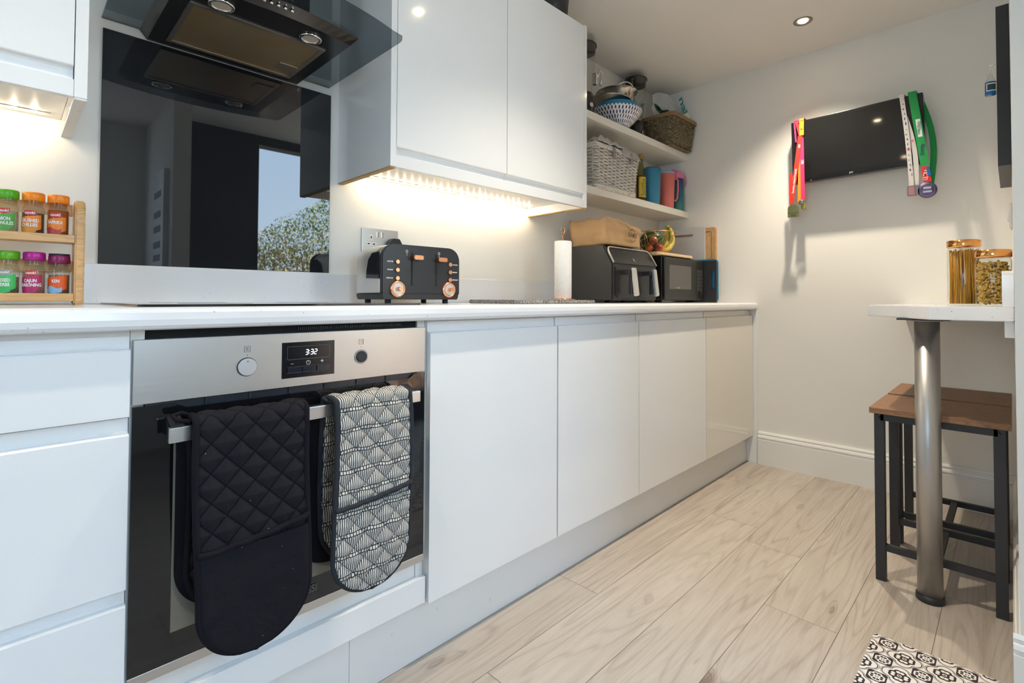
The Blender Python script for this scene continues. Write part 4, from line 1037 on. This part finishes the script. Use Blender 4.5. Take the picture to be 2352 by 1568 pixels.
    b = BM(); weave(b, 2.025, -.125, zl + .006, zl + .205, .175, .088, .198, .098, 24, 30, .0040, .0032, 1, .02); box(b, 1.86, 2.19, -.205, -.045, zl + .001, zl + .004); obj('weave', b, wk, t)
    b = BM()
    for z, e in ((.004, 0.0), (.014, .002), (.207, .022)): tube(b, [(x, y, zl + z) for x, y in rr(2.025 - .177 - e, 2.025 + .177 + e, -.125 - .09 - e * .6, -.125 + .09 + e * .6, .02, 4)], .0075, 6, True)
    obj('rim', b, wk, t)
    b = BM(); 
    for i in range(15): tube(b, [(1.83 + .39 * j / 20, -.215 + i * .0125, zl + .218 + .004 * math.sin(j * 1.6 + (PI if i % 2 else 0))) for j in range(21)], .0048, 5)
    for z in (.216,): tube(b, [(x, y, zl + z) for x, y in rr(1.825, 2.226, -.224, -.028, .02, 4)], .0085, 6, True)
    obj('lid', b, wk, t)
    for x in (1.96, 2.12):
        b = BM(); prism(b, [(x, zl + .165), (x + .022, zl + .165), (x + .020, zl + .222), (x + .002, zl + .222)], 'y', -.2385, -.233, .001); tube(b, [(x - .02, -.238, zl + .196), (x + .045, -.242, zl + .196)], .003, 6)
        obj('strap', b, pm('strap_grey', (.30, .28, .27), .6), t)
    # cloth
    cl = pm('linen_grey', (.40, .38, .36), .95); n = N(cl); s = n.sep(n.coord()); n.base(n.mix(n.m('GREATER_THAN', n.m('FRACT', n.m('MULTIPLY', s[0], 60)), .8), (.52, .50, .47), (.30, .29, .29)))
    b = BM()
    def fc(u, v):
        x = 1.835 + .375 * u; y = -.232 + .18 * v; e = min(u, 1 - u, v * 1.2, 1 - v)
        h = .045 * min(1, e * 7) * (.8 - .45 * u) + .014 * noise.noise(Vector((u * 9, v * 7, 2))) + .005 * math.sin(u * 17 + v * 12 + 6 * noise.noise(Vector((u * 4, v * 4, 7)))) * min(1, e * 8)
        return (x, y - (.014 if v < .05 and u > .5 else 0), zl + .230 + h + (-.035 if v < .05 and u > .55 else 0))
    sheet(b, fc, 90, 40); m_ = tag(obj('folded_cloth', b, cl), 'grey striped cloth heaped on the lid of the white hamper', 'cloth')
    mo = m_.modifiers.new('thick', 'SOLIDIFY'); mo.thickness = .003
    # carton behind
    t = thing('carton', 'white and red carton between the hamper and the oil bottle', 'carton', (2.26, -.1, zl))
    b = BM(); box(b, 2.232, 2.285, -.150, -.06, zl + .0005, zl + .185, .002); obj('box', b, pm('carton_white', (.72, .69, .66), .6), t)
    b = BM(); box(b, 2.236, 2.282, -.1512, -.1495, zl + .045, zl + .075); obj('red_band', b, pm('carton_red', (.65, .04, .03), .5), t)
    # oil bottle
    t = thing('oil_bottle', 'olive oil bottle with a yellow label on the lower shelf', 'bottle', (2.333, -.165, zl))
    oc = (2.333, -.168, zl)
    b = BM(); lathe(b, [(0, 0), (.025, 0), (.027, .004), (.027, .165), (.022, .185), (.012, .215), (.0105, .235), (.012, .25)], oc, 24, cap=False); obj('glass', b, thin_glass('green_glass', (.62, .62, .42), 1.5), t)
    b = BM(); lathe(b, [(0, .003), (.0245, .003), (.0245, .15), (0, .15)], oc, 20); obj('oil', b, pm('oil', (.25, .17, .02), .2), t)
    b = BM(); cyl(b, (oc[0], oc[1], zl + .245), .0125, .030, 'z', 18, .001); obj('cap', b, pm('cap_gold', (.35, .22, .05), .4), t)
    obj('label', patch(oc[0], oc[1], .0275, zl + .025, zl + .140, -175, -20), pm('label_yellow', (.72, .50, .04), .5), t)
    b = BM()
    for i in range(9): merge(b, patch(oc[0], oc[1], .0279, zl + .035 + .011 * i, zl + .040 + .011 * i, -150 + (i * 37 % 20), -60 - (i * 53 % 25), k=6))
    obj('label_print', b, pm('label_ink', (.10, .12, .06), .5), t)
    # blue tumbler
    t = thing('tumbler', 'tall plain blue tumbler on the lower shelf', 'cup', (2.475, -.16, zl))
    bt_ = pm('tumbler_blue', (.04, .25, .42), .45); b = BM(); lathe(b, [(0, 0), (.042, 0), (.044, .003), (.053, .215), (.050, .216), (.041, .005), (0, .004)], (2.47, -.158, zl), 36, cap=False); obj('body', b, bt_, t)
    b = BM(); cyl(b, (2.47, -.158, zl + .2162), .046, .006, 'z', 30, .002); obj('lid', b, pm('tumbler_lid', (.06, .08, .10), .3), t)
    # pink jug
    t = thing('jug', 'coral pink jug with a handle and pale blue lid', 'jug', (2.655, -.16, zl))
    pk = pm('jug_pink', (.80, .20, .17), .45); jc = (2.642, -.160)
    b = BM(); lathe(b, [(0, 0), (.040, 0), (.042, .003), (.050, .212), (.047, .213), (.039, .005), (0, .004)], (*jc, zl), 36, cap=False); obj('body', b, pk, t)
    hx = Vector((.62, -.78, 0)).normalized() ; hx = Vector((.74, -.67, 0)).normalized()
    b = BM(); tube(b, [Vector((*jc, zl)) + hx * r + Vector((0, 0, z)) for r, z in ((.046, .190), (.062, .192), (.070, .180), (.071, .12), (.066, .070), (.056, .055), (.043, .058))], .0052, 8); obj('handle', b, pk, t)
    b = BM(); lathe(b, [(0, .213), (.048, .213), (.047, .226), (.030, .236), (0, .238)], (*jc, zl), 30); box(b, jc[0] + .01, jc[0] + .06, jc[1] - .012, jc[1] + .012, zl + .234, zl + .241, .003); obj('lid', b, pm('lid_paleblue', (.36, .46, .62), .4), t)
    # ombre bottle
    t = thing('water_bottle', 'blue to green water bottle with a pink lid at the shelf end', 'bottle', (2.762, -.165, zl))
    om = pm('ombre', (.02, .1, .3), .15); n = N(om); s = n.sep(n.coord()); n.base(n.ramp(n.m('MULTIPLY', s[2], 5), [(0, (.02, .22, .16)), (.55, (.02, .12, .22)), (1, (.02, .03, .20))])) 
    oc = (2.755, -.165)
    b = BM(); lathe(b, [(0, 0), (.041, 0), (.045, .006), (.045, .19), (.040, .205), (.038, .212)], (*oc, zl), 36, cap=False); obj('body', b, om, t)
    pl = pm('lid_pink', (.70, .22, .38), .4)
    b = BM(); lathe(b, [(0, .205), (.0455, .205), (.0465, .209), (.0465, .238), (.043, .243), (0, .244)], (*oc, zl), 36); box(b, oc[0] - .045, oc[0] - .01, oc[1] - .012, oc[1] + .012, zl + .243, zl + .262, .004); cyl(b, (oc[0] - .01, oc[1], zl + .243), .015, .022, 'z', 16, .002); l = obj('lid', b, pl, t)
    b = BM(); tube(b, [(oc[0] + .030, oc[1] - .035, zl + .232), (oc[0] + .044, oc[1] - .040, zl + .22), (oc[0] + .046, oc[1] - .042, zl + .18), (oc[0] + .038, oc[1] - .038, zl + .165)], .004, 6); obj('strap', b, pl, t)
shelf_things()
b = BM(); lathe(b, [(0, 0), (.05, 0), (.07, .03), (.075, .09), (.0, .10)], (1.46, -.26, 2.1345), 28); tag(obj('storage_pot', b, black_m), 'black pot just visible on top of the right wall cabinet', 'pot')

# ---------------------------------------------------------------- television and medals
def tv():
    t = thing('television', 'small black wall-mounted television on the end wall', 'television', (2.72, -1.133, 1.712), (R(-1.0), 0, 0), local=True)
    w, h = .280, .1635
    b = BM(); box(b, 0, .042, -w, w, -h, h, .003); obj('cabinet', b, pm('tv_black', (.010, .010, .011), .25), t)
    b = BM(); box(b, -.0012, 0.0006, -w + .016, w - .016, -h + .026, h - .012); obj('screen', b, pm('tv_screen', (.012, .012, .012), .05), t)
    b = BM(); box(b, -.003, .0, -w, w, -h, -h + .020, .001); obj('bezel', b, pm('tv_gloss', (.008, .008, .009), .06), t)
    text('lettering', 'JVC', .011, flat((-.0034, .01, -h + .0105), (0, -1, 0), FZ), pm('tv_logo', (.6, .6, .6), .4), t, .0002)
    b = BM(); ico(b, (-.003, .190, -h + .004), .0018, 2); obj('standby_light', b, pm('standby', (.4, 0, 0), .4, emit=(1, .05, .03), es=4), t)
    b = BM(); box(b, .042, .055, -.1, .1, -.1, .1); box(b, .055, .0985, -.05, .05, -.06, .06); obj('wall_bracket', b, matte_black, t)
tv()
def medal(name, label, cx, tails, rm, rings, medal_fn):
    t = thing(name, label, 'medal', (2.71, cx, 1.4)); i = 0
    for pts, ws in tails:
        b = BM(); ribbon(b, pts, ws); obj('ribbon', b, rm, t)
    medal_fn(t)
    return t
def strip(y0, z0, y1, z1, w, x=2.712, k=8, bow=0, tw=0, xo=0):
    P = []; Ws = []
    for i in range(k + 1):
        q = i / k; P.append((x - xo * math.sin(PI * q), y0 + (y1 - y0) * q + bow * math.sin(PI * q), z0 + (z1 - z0) * q)); f = 1 - .0 * q
        Ws.append(Vector((tw * math.sin(PI * q), -w * (1 - abs(tw) * .3 * math.sin(PI * q)), 0)))
    return P, Ws
red = pm('ribbon_red', (.75, .03, .02), .6); pink = pm('ribbon_pink', (.75, .03, .16), .6); yel = pm('ribbon_orange', (.80, .30, .01), .6); wht = pm('ribbon_white', (.66, .63, .60), .6); grn = pm('ribbon_green', (.01, .33, .07), .6)
brz = pm('medal_bronze', (.20, .21, .09), .4, .6); dull = pm('medal_dull', (.25, .24, .20), .3, .7)
def rt(s, size, y, z, ang, mat, t, x=2.7095, xs=.8, bold=.0003):
    # reads upward / downward along a hanging ribbon
    ca, sa = math.cos(R(ang)), math.sin(R(ang))
    return text('lettering', s, size, lambda u, v: Vector((x, y - (u * xs * ca - v * sa), z + u * xs * sa + v * ca)), mat, t, bold, 1)
def topwrap(y, w, z=1.877, x=2.712):
    return ([(x, y, z - .01), (x, y, z), (x + .012, y, z + .006), (x + .045, y, z + .007), (x + .056, y, z - .03), (x + .056, y + .01, z - .30)], Vector((0, -w, 0)))
def m1(t):
    b = BM(); prism(b, [(-.834, 1.365), (-.888, 1.365), (-.888, 1.405)] + [(-.861 - .027 * math.cos(R(a)), 1.410 + .024 * math.sin(R(a))) for a in range(15, 180, 15)] + [(-.834, 1.405)], 'x', 2.706, 2.710, .0008); m = obj('medallion', b, brz, t)
    b = BM(); box(b, 2.7050, 2.706, -.886, -.836, 1.388, 1.390); box(b, 2.7050, 2.706, -.876, -.850, 1.372, 1.381); tube(b, [(2.7055, -.861 - .014 * math.cos(a * .4), 1.41 + .012 * math.sin(a * .8)) for a in range(12)], .0006, 4); obj('relief', b, pm('relief_dark', (.08, .09, .04), .5), m)
t = medal('race_medal', 'bronze arched medal on a red ribbon hanging from the left of the television', -.86, [strip(-.898, 1.79, -.853, 1.437, .021, 2.709), strip(-.878, 1.875, -.898, 1.79, .014, 2.710), strip(-.846, 1.60, -.846, 1.437, .016, 2.722), topwrap(-.878, .014, 1.874)], red, 0, m1)
rt('Gymdeithas Adeiladu Principality', .0135, -.868, 1.555, 83, text_w, t, 2.7072, .72)
def m2(t):
    b = BM(); lathe(b, [(0, 0), (.011, 0), (.014, .002), (.011, .004), (0, .004)], (2.706, -.9, 1.438), 20, 'x'); obj('medallion', b, dull, t, 'dull grey oval medallion')
t = medal('race_medal', 'small grey oval medal on a bright pink ribbon at the left of the television', -.9, [strip(-.903, 1.80, -.908, 1.452, .019, 2.7135, tw=0), strip(-.868, 1.876, -.876, 1.76, .008, 2.7138), topwrap(-.885, .02, 1.872, 2.7138)], pink, 0, m2)
rt('10K', .019, -.906, 1.650, -90, text_w, t, 2.7118, .8); rt('SWANSEA BAY 10K', .009, -.902, 1.72, -90, text_w, t, 2.7118, .8) if False else None
def m3(t):
    b = BM(); prism(b, rr(-.918, -.896, 1.403, 1.432, .006), 'x', 2.7145, 2.7175, .0008); obj('medallion', b, pm('medal_yellow', (.35, .33, .05), .4, .4), t)
t = medal('race_medal', 'small yellow medal on an orange ribbon crossing behind the pink one', -.89, [strip(-.905, 1.845, -.905, 1.79, .022, 2.7072), strip(-.898, 1.79, -.888, 1.44, .016, 2.7165), topwrap(-.905, .022, 1.876, 2.7085), strip(-.905, 1.868, -.905, 1.84, .022, 2.7085)], yel, 0, m3)
rt('A', .014, -.905, 1.822, -70, text_k, t, 2.7055); rt('2025', .012, -.893, 1.735, -90, text_w, t, 2.7060, .8)
def m4(t):
    b = BM(); prism(b, rr(-1.396, -1.350, 1.407, 1.452, .003), 'x', 2.700, 2.706, .001); m = obj('medallion', b, pm('medal_steel', (.20, .19, .19), .35, .7), t)
    b = BM(); prism(b, rr(-1.378, -1.356, 1.411, 1.448, .002), 'x', 2.6990, 2.700); obj('enamel', b, pm('enamel_pink', (.42, .18, .20), .5), m)
t = medal('race_medal', 'square medal on a white printed ribbon hanging from the right of the television', -1.37, [strip(-1.332, 1.886, -1.366, 1.455, .018, 2.708, bow=-.004), strip(-1.345, 1.78, -1.383, 1.455, .019, 2.7115, bow=-.014), topwrap(-1.332, .022, 1.884)], wht, 0, m4)
for s, y, z, a, mt in (('5K', -1.372, 1.66, -80, red), ('5K', -1.355, 1.625, -80, red)): rt(s, .014, y, z, a, mt, t, 2.7055)
navy = pm('print_navy', (.03, .06, .25), .5)
b = BM()
for i in range(16):
    z = 1.86 - i * .024; y = -1.334 - .034 * (1.886 - z) / .43; box(b, 2.7058, 2.7064, y - .004 + (i * 37 % 5) * .001, y - .002 + (i * 37 % 5) * .001 + (i % 3) * .001, z, z + .003 + (i * 13 % 11) * .001)
obj('print_mark', b, navy, t)
def m5(t):
    b = BM(); lathe(b, [(0, 0), (.034, 0), (.036, .002), (.036, .004), (0, .005)], (2.700, -1.424, 1.425), 36, 'x'); m = obj('medallion', b, pm('medal_purple', (.16, .12, .26), .3, .6), t, 'round purple medallion')
    b = BM(); box(b, 2.6985, 2.700, -1.438, -1.410, 1.430, 1.440); box(b, 2.6985, 2.700, -1.440, -1.408, 1.414, 1.422); tube(b, [(2.6995, -1.424 + .027 * math.cos(a * PI / 12), 1.425 + .027 * math.sin(a * PI / 12)) for a in range(24)], .0008, 4, True); obj('relief', b, pm('relief_grey', (.45, .43, .42), .3, .6), m)
t = medal('race_medal', 'round purple medal on a wide green ribbon hanging from the right of the television', -1.42, [strip(-1.372, 1.888, -1.417, 1.535, .032, 2.7045), strip(-1.390, 1.880, -1.430, 1.46, .024, 2.769, bow=-.030), topwrap(-1.372, .032, 1.886)], grn, 0, m5)
b = BM(); P, Ws = strip(-1.417, 1.535, -1.424, 1.462, .030, 2.7045); ribbon(b, P, Ws); obj('ribbon_end', b, red, t, 'red lower end of the ribbon')
b = BM(); P, Ws = strip(-1.426, 1.53, -1.432, 1.49, .012, 2.7028); ribbon(b, P, Ws); obj('ribbon_patch', b, pm('ribbon_blue', (.02, .12, .45), .6), t)
b = BM(); ribbon(b, [(2.7035, -1.392, 1.755), (2.7035, -1.401, 1.672)], Vector((0, -.017, 0)), .0006); obj('letter_backing', b, text_w, t)
rt('CHALLENGE', .0175, -1.3965, 1.7135, 84, pm('letter_green', (.02, .2, .08), .6), t, 2.7022, .62)
rt('QUARTER', .018, -1.4085, 1.612, 84, pm('letter_purple', (.05, .02, .16), .6), t, 2.7024, .66)
rt('ULTRA', .026, -1.4205, 1.495, 82, text_w, t, 2.7024, .62)

# ---------------------------------------------------------------- breakfast bar
def bar():
    t = thing('breakfast_bar', 'white speckled breakfast bar with a clipped corner on a steel leg', 'breakfast bar', (2.2, -1.5, .872))
    P = [(1.68, -1.6995), (1.68, -1.522), (2.0, -1.315), (WX - .001, -1.315), (WX - .001, -1.6995)]
    b = BM(); prism(b, P, 'z', .872, .9105, .002); obj('top', b, top_m, t)
    b = BM(); prism(b, rr(1.772, 1.905, -1.56, -1.43, .01), 'z', .8665, .8718); obj('fixing_plate', b, matte_black, t)
    b = BM(); cyl(b, (1.840, -1.497, .8630), .045, .0035, 'z', 28); cyl(b, (1.840, -1.500, .012), .0325, .851, 'z', 48); lg = obj('leg', b, steel_v, t, 'brushed steel tubular leg')
    b = BM(); lathe(b, [(.0, 0), (.037, 0), (.0375, .004), (.0365, .016), (.0335, .019), (0, .019)], (1.840, -1.500, .001), 40); obj('leg_foot', b, black_m, lg)
    b = BM(); box(b, 1.70, WX - .003, -1.6995, -1.680, .828, .8715); obj('wall_batten', b, carc_m, t)
bar()
b = BM(); prism(b, rr(1.690, 1.920, .9108, 1.008, .012, 5, (0, 0, .002, .012)), 'y', -1.6995, -1.676); tag(obj('upstand', b, top_m), 'short speckled upstand on the right wall at the near end of the breakfast bar', 'upstand')
b = BM(); box(b, 2.800, WX - .0005, -1.6755, -1.325, .9108, .929); tag(obj('upstand', b, trim_m), 'thin cream strip where the breakfast bar meets the end wall', 'upstand')
def stool(x0, label):
    t = thing('bar_stool', label, 'stool', (x0 + .16, -1.515, 0), group='bar stools under the breakfast bar')
    y0, y1 = -1.690, -1.342; x1 = x0 + .322; z = .570
    b = BM(); box(b, x0, x1, y0, y1, z - .019, z, .0012); obj('seat', b, seat_m, t)
    b = BM(); box(b, x0 + .012, x0 + .030, y0 + .03, y1 - .03, z - .042, z - .0195); box(b, x1 - .030, x1 - .012, y0 + .03, y1 - .03, z - .042, z - .0195)
    box(b, x0 + .03, x1 - .03, y0 + .012, y0 + .030, z - .042, z - .0195); box(b, x0 + .03, x1 - .03, y1 - .030, y1 - .012, z - .042, z - .0195); obj('seat_frame', b, matte_black, t)
    for x in (x0 + .012, x1 - .040):
        for y in (y0 + .012, y1 - .040):
            b = BM(); box(b, x, x + .028, y, y + .028, .001, z - .0195, .001); obj('leg', b, matte_black, t)
    for x in (x0 + .015, x1 - .033):
        b = BM(); box(b, x, x + .018, y0 + .040, y1 - .040, .100, .120); obj('stretcher', b, matte_black, t)
    b = BM(); box(b, x0 + .033, x1 - .033, -1.526, -1.506, .102, .118); obj('cross_bar', b, matte_black, t)
    for y in (y0 + .026, y1 - .026): obj('bolt', ico(BM(), (x0 + .0115, y, z - .033), .004, 2), matte_black, t)
stool(1.850, 'walnut topped bar stool nearest the camera, behind the steel leg')
stool(2.205, 'walnut topped bar stool farther back, against the end wall')
def pasta_jar(x, y, r, h, label, kind):
    z = .9108; t = thing('pasta_jar', label, 'jar', (x, y, z), group='glass pasta jars on the breakfast bar')
    b = BM(); k = 48; rings = []
    for j in range(25):
        q = j / 24; zz = z + .002 + (h - .024) * q; rr0 = r * (1 if .04 < q < .93 else (.93 if q <= .04 else 1 - (q - .93) * 1.6))
        rings.append([b.verts.new((x + (rr0 + .0012 * math.sin(8 * 2 * PI * i / k * 2 + q * 9)) * math.cos(2 * PI * i / k), y + (rr0 + .0012 * math.sin(16 * 2 * PI * i / k + q * 9)) * math.sin(2 * PI * i / k), zz)) for i in range(k)])
    for A, B in zip(rings, rings[1:]):
        for i in range(k): f = b.faces.new((A[i], B[i], B[(i + 1) % k], A[(i + 1) % k])); f.smooth = True
    b.faces.new(rings[0]); obj('glass', b, clear_m, t)
    b = BM(); lathe(b, [(0, h - .024), (r + .001, h - .024), (r + .002, h - .021), (r + .002, h - .002), (r, h), (0, h)], (x, y, z), 48); obj('lid', b, pm('copper_lid', (.85, .42, .15), .16, 1), t)
    rnd = random.Random(11); b = BM()
    if kind:
        for i in range(260):
            a = rnd.uniform(0, 2 * PI); q = r * .88 * rnd.random() ** .5; a2 = a + rnd.uniform(-.25, .25); q2 = r * .88 * rnd.random() ** .3
            tube(b, [(x + q * math.cos(a), y + q * math.sin(a), z + .006), (x + q2 * math.cos(a2), y + q2 * math.sin(a2), z + h - rnd.uniform(.03, .045))], .0013, 4)
        m = pm('spaghetti', (.72, .36, .04), .5)
    else:
        for i in range(620):
            a = rnd.uniform(0, 2 * PI); q = r * .86 * rnd.random() ** .35; zz = z + .010 + rnd.random() * (h - .05); d = Vector((rnd.uniform(-1, 1), rnd.uniform(-1, 1), rnd.uniform(-.6, .6))).normalized() * .009
            c = Vector((x + q * math.cos(a) * .93, y + q * math.sin(a) * .93, zz)); tube(b, [c - d, c, c + d], .003, 5)
        m = pm('pasta_tube', (.62, .38, .08), .5)
    o = obj('pasta', b, m, t); o['kind'] = 'stuff'
pasta_jar(2.15, -1.575, .0455, .226, 'tall glass jar of spaghetti with a copper lid on the breakfast bar', 1)
pasta_jar(2.02, -1.6525, .0435, .178, 'shorter glass jar of twisted pasta with a copper lid', 0)
# right wall things
t = thing('wall_board', 'black framed board on the right wall seen edge-on', 'picture', (2.2, -1.69, 1.6))
b = BM(); box(b, 2.10, 2.55, -1.6995, -1.667, 1.372, 1.905, .001); obj('frame', b, matte_black, t)
t = thing('bottle_ornament', 'tiny blue bottle ornament with a dark label hanging on the right wall', 'ornament', (2.06, -1.65, 1.57))
bx, by, bz = 2.08, -1.652, 1.605
b = BM(); lathe(b, [(0, 0), (.012, 0), (.0145, .003), (.0145, .045), (.006, .062), (.006, .072)], (bx, by, bz), 22, cap=False); obj('glass', b, clear_m, t)
b = BM(); lathe(b, [(0, .002), (.0135, .002), (.0135, .044), (0, .046)], (bx, by, bz), 20); obj('liquid', b, pm('liquid_blue', (.005, .14, .50), .25), t)
obj('label', patch(bx, by, .015, bz + .012, bz + .038, 140, 250), text_w, t); obj('label_centre', patch(bx, by, .0153, bz + .015, bz + .035, 150, 240), pm('label_dark', (.01, .05, .04), .5), t)
b = BM(); tube(b, [(bx, by, bz + .072), (bx, by, bz + .092), (bx - .002, by, bz + .1), (bx - .002, by - .017, bz + .1)], .0012, 5); obj('hook', b, chrome_m, t)
t = thing('light_switch', 'white light switch on the right wall above the pasta jars', 'switch', (2.2, -1.697, 1.22))
b = BM(); box(b, 2.15, 2.236, -1.6995, -1.6915, 1.170, 1.256, .002); obj('plate', b, white_m, t)
b = BM(); prism(b, [(-1.6915, 1.195), (-1.686, 1.200), (-1.6915, 1.232)], 'x', 2.183, 2.203); obj('rocker', b, white_m, t)
# ---------------------------------------------------------------- downlights
def downlight(x, y, label, e=56):
    t = thing('ceiling_light', label, 'light', (x, y, ZC), group='recessed ceiling downlights')
    b = BM(); lathe(b, [(.022, -.0005), (.022, -.002), (.040, -.004), (.0415, -.0025), (.0415, -.0005)], (x, y, ZC), 36, cap=False); obj('bezel', b, pm('bezel_nickel', (.30, .27, .23), .4, .8), t)
    b = BM(); cyl(b, (x, y, ZC - .0022), .0215, .0015, 'z', 24); obj('bulb', b, pm('bulb_glow', (1, 1, 1), .5, emit=(1, .80, .52), es=40), t)
    d = bpy.data.lights.new('lamp', 'SPOT'); d.energy = e; d.spot_size = R(104); d.spot_blend = 1; d.shadow_soft_size = .02; d.color = (1, .87, .69)
    o = bpy.data.objects.new('lamp', d); COL.objects.link(o); o.parent = t; o.location = (0, 0, -.012)
downlight(2.457, -.984, 'lit recessed ceiling downlight near the end wall')
downlight(1.15, -.984, 'lit recessed ceiling downlight above the kitchen floor, outside the picture', 54)
downlight(-.15, -.984, 'lit recessed ceiling downlight above the camera, outside the picture', 22)
# ---------------------------------------------------------------- mat
def mat():
    m = pm('tile_pattern', (.8, .8, .8), .8); n = N(m); s = n.sep(n.coord())
    T = .0805
    fx = n.m('SUBTRACT', n.m('FRACT', n.m('ADD', n.m('MULTIPLY', s[0], 1 / T), .376)), .5); fy = n.m('SUBTRACT', n.m('FRACT', n.m('ADD', n.m('MULTIPLY', s[1], 1 / T), .922)), .5)
    ax = n.m('ABSOLUTE', fx); ay = n.m('ABSOLUTE', fy)
    def circ(cx, cy, r, X=ax, Y=ay):
        dx = n.m('SUBTRACT', X, cx); dy = n.m('SUBTRACT', Y, cy); return n.m('SUBTRACT', n.m('SQRT', n.m('ADD', n.m('MULTIPLY', dx, dx), n.m('MULTIPLY', dy, dy))), r)
    def band(d, w): return n.m('LESS_THAN', n.m('ABSOLUTE', d), w)
    mn = lambda *a: a[0] if len(a) == 1 else n.m('MINIMUM', a[0], mn(*a[1:]))
    OR = lambda *a: a[0] if len(a) == 1 else n.m('MAXIMUM', a[0], OR(*a[1:]))
    med = mn(circ(.23, 0, .215), circ(0, .23, .215), circ(.17, .17, .10))        # lobed medallion
    clover = mn(circ(.165, .05, .085), circ(.05, .165, .085), circ(0, 0, .09))
    bx = n.m('SUBTRACT', .5, ax); by = n.m('SUBTRACT', .5, ay); bmax = n.m('MAXIMUM', bx, by)
    cross = mn(circ(.125, .045, .065, bx, by), circ(.045, .125, .065, bx, by), circ(0, 0, .07, bx, by))
    square = n.m('MULTIPLY', n.m('LESS_THAN', bmax, .255), n.m('GREATER_THAN', med, .05))
    dark = n.m('MULTIPLY', square, n.m('SUBTRACT', 1, band(cross, .022)))
    dark = n.m('MULTIPLY', dark, n.m('SUBTRACT', 1, n.m('LESS_THAN', circ(0, 0, .03, bx, by), 0)))
    f = OR(band(med, .014), band(n.m('SUBTRACT', med, .04), .007), band(clover, .030), n.m('LESS_THAN', n.m('ADD', n.m('SQRT', ax), n.m('SQRT', ay)), .22), dark)
    n.base(n.mix(f, (.74, .70, .66), (.022, .015, .018)))
    b = BM(); prism(b, rr(.70, 1.527, -2.02, -1.405, .003, 2), 'z', .0008, .0045, .0006); tag(obj('floor_mat', b, m), 'black and white tile-patterned mat on the floor at the doorway', 'mat')
mat()
for o in bpy.data.objects:
    if '_local' in o.keys(): del o['_local']
